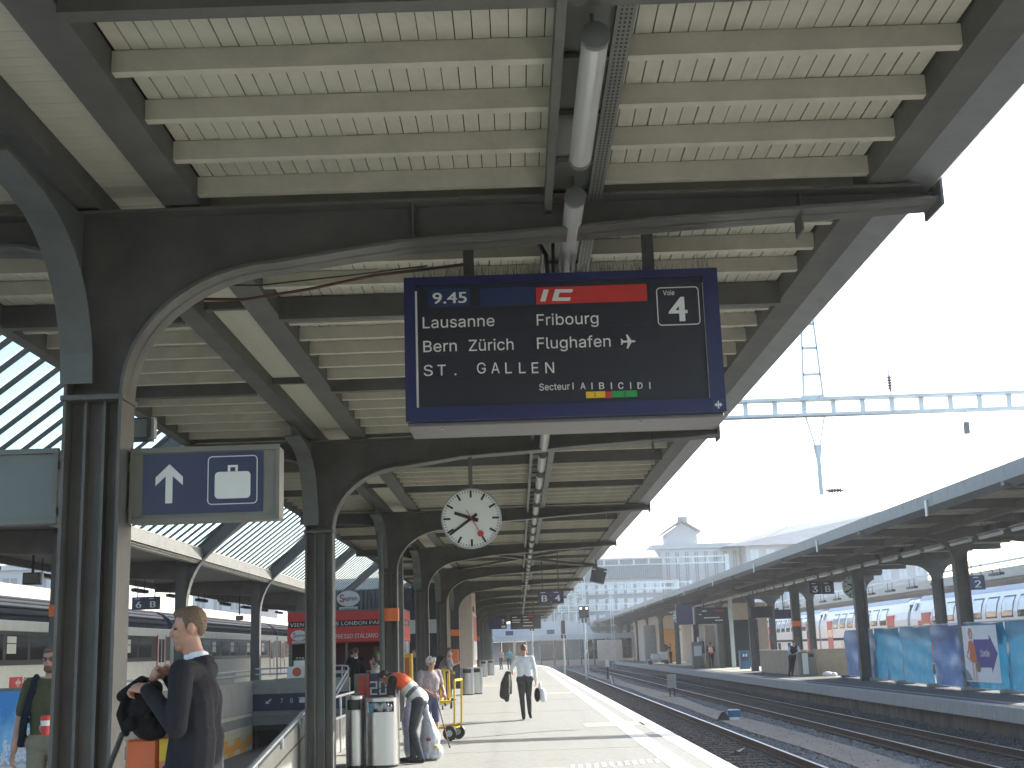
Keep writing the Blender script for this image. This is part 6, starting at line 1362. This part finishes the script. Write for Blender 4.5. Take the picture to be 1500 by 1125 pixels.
# 8 people at the kiosk
person('man in a black suit standing at the kiosk counter', (-4.88, 38.8, 0), R(10), dict(lel=(-.25,.08,1.15), lwr=(-.18,.3,1.12)), dict(top=c_('black_suit', (.012,.012,.014)), legs=c_('black_suit', (.012,.012,.014)), hair=HB['dark'], collar=c_('white_shirt', (.72,.74,.78))), 1.86, .015, 'short', tail=True)
person('person wearing a green cap at the kiosk', (-4.28, 39.3, 0), R(-60), {}, dict(top=c_('dark_green', (.05,.08,.05)), legs=c_('grey_trousers', (.06,.06,.06)), hair=HB['greencap']), 1.72, .016, 'cap')
person('dark haired woman holding her hand to her face near the kiosk', (-3.65, 33, 0), R(110), dict(lel=(-.26,.12,1.22), lwr=(-.1,.14,1.5), rel=(.25,.05,1.15), hp=R(-10)), dict(top=c_('cream_top', (.5,.46,.38)), legs=c_('grey_trousers', (.06,.06,.06)), hair=HB['dark']), 1.62, .014, 'long', sleeves='short')
person('man in a red patterned shirt left of the black suit at the kiosk', (-5.15, 40.1, 0), R(-20), {}, dict(top=c_('red_pattern', (.25,.10,.09), .4), legs=c_('grey_trousers', (.06,.06,.06)), hair=HB['dark']), 1.80, .016, 'short', sleeves='short')
person('kiosk attendant in black behind the counter', (-4.6, 42.6, 0), R(180), {}, dict(top=c_('black_tee', (.02,.02,.022)), legs=c_('grey_trousers', (.06,.06,.06)), hair=HB['dark']), 1.72, .018, 'long', sleeves='short')
# 9 man in white shirt walking away
p9, j9, k9 = person('balding man in a white shirt walking away with a jacket over his arm', (.13, 30.9, 0), R(-3),
  dict(lel=(-.30,.05,1.19), lwr=(-.30,.27,1.10), rel=(.25,-.04,1.15), rwr=(.265,.0,.90), lkn=(-.08,.05,.50), rkn=(.08,.10,.51), lan=(-.05,-.02,.085), ran=(.10,-.10,.20), rtoe=(.11,.02,.07), hy=R(-8)),
  dict(top=c_('bright_white_shirt', (.74,.77,.80), .06), legs=c_('charcoal_trousers', (.06,.058,.055)), hair=HB['brown'], belt=M['black'], shoe=c_('black', (.02,.02,.02))), 1.745, .011, 'thin', None, 1.09,
  extra=lambda B, g_, k: B.cap(g_['pelvis']+np.array((-.052,0,.045)), g_['pelvis']+np.array((.052,0,.045)), .112, .112, 'belt'))
t = thing('draped_jacket', 'dark grey jacket hanging from the walking man’s left arm', 'jacket', (-.31, 31.15, .42)); B = Body()
B.chain([(.03,0,.66),(-.04,.0,.42),(-.07,.0,.16)],[.055,.10,.105],'top'); B.chain([(.07,0,.66),(.03,-.02,.4),(.0,-.03,.05)],[.05,.07,.06],'top'); B.chain([(.09,-.0,.66),(.105,-.03,.45),(.10,-.03,.2)],[.03,.032,.03],'top'); B.chain([(.075,-.055,.62),(.075,-.075,.42),(.06,-.07,.18)],[.016,.018,.015],'lining')
B.grow('cloth', dict(top=c_('charcoal_jacket', (.045,.043,.042)), lining=c_('pale_lining', (.5,.47,.42))), t, .011, 2)
t = thing('shoulder_bag', 'black bag and white plastic bag carried in the walking man’s right hand', 'bag', (.47, 30.92, .40)); B = Body(); B.ell((-.05,0,.16),(.075,.12,.17),'top'); B.grow('black_bag', dict(top=c_('black_bag', (.01,.01,.011))), t, .012, 2)
B = Body(); B.ell((.075,0,.15),(.09,.1,.16),'top'); B.ell((.02,0,.34),(.04,.05,.12),'top'); B.ell((.10,.0,.05),(.07,.09,.07),'top'); B.grow('white_bag', dict(top=mat('white_plastic', (.72,.72,.74), .3, 0, .1, 8, .4, 16)), t, .012, 2)
# 10 far walkers
person('distant person in a pink shirt with a bag near the far columns', (-1.5, 112, 0), R(150), dict(lkn=(-.09,.1,.5)), dict(top=c_('pink_shirt', (.55,.33,.33)), legs=c_('grey_trousers', (.06,.06,.06)), hair=HB['dark']), 1.74, .025, 'short', detail=False)
person('distant person in a turquoise shirt walking in front of the far shelter', (-.75, 106, 0), R(20), dict(lkn=(-.09,.1,.5)), dict(top=c_('turquoise', (.05,.40,.48)), legs=c_('grey_trousers', (.06,.06,.06)), hair=HB['dark']), 1.72, .025, 'short', detail=False, sleeves='short')
# 11 opposite platform
def vest(B, g_, k): B.cap(g_['waist']+np.array((0,0,.0)), g_['chest'], .155, .165, 'vest'); B.ell(g_['chest'], (.19,.13,.18), 'vest'); B.cap(g_['waist']+np.array((0,0,.06)), g_['waist']+np.array((0,0,.09)), .161, .161, 'stripe'); B.cap(g_['waist']+np.array((0,0,.18)), g_['waist']+np.array((0,0,.2)), .166, .167, 'stripe')
vm = dict(sleeve=c_('navy_work', (.02,.022,.035)), top=mat('hi_vis_red', (.85,.10,.07), .8), vest=mat('hi_vis_red', (.85,.10,.07), .8), stripe=mat('reflective_stripe', (.66,.66,.62), .4), legs=c_('navy_work', (.02,.022,.035)), hair=HB['dark'])
person('worker in a red vest with pale stripes facing the machines across the tracks', (13.05, 87.6, 0), R(-15), dict(lel=(-.24,.1,1.16), lwr=(-.12,.32,1.14), rel=(.24,.1,1.16), rwr=(.12,.32,1.14)), vm, 1.7, .02, 'short', extra=vest)
person('second smaller worker in an orange vest near the orange door', (13.75, 116.5, 0), R(60), {}, vm, 1.72, .024, 'short', extra=vest, detail=False)
person('guard in a dark waistcoat leaning on the grey cabinet across the tracks', (12.66, 60.1, 0), R(160), dict(pelvis=(-.06,0,.92), lhip=(-.15,0,.9), rhip=(.03,0,.9), waist=(-.12,0,1.05), chest=(-.16,0,1.24), neck=(-.18,0,1.42), head=(-.18,.03,1.57), lsh=(-.36,0,1.37), rsh=(.02,0,1.37), lel=(-.42,.06,1.12), lwr=(-.26,.24,1.06), rel=(.08,.08,1.12), rwr=(-.04,.26,1.06), lkn=(-.08,.04,.5), rkn=(.06,.06,.5), lan=(.0,.06,.085), ran=(.14,.02,.085), hp=R(-16)), dict(top=c_('dark_waistcoat', (.02,.022,.04)), sleeve=c_('pale_blue', (.42,.50,.60)), collar=c_('pale_blue', (.42,.50,.60)), legs=c_('navy_work', (.02,.022,.035)), hair=HB['dark']), 1.7, .016, 'short')
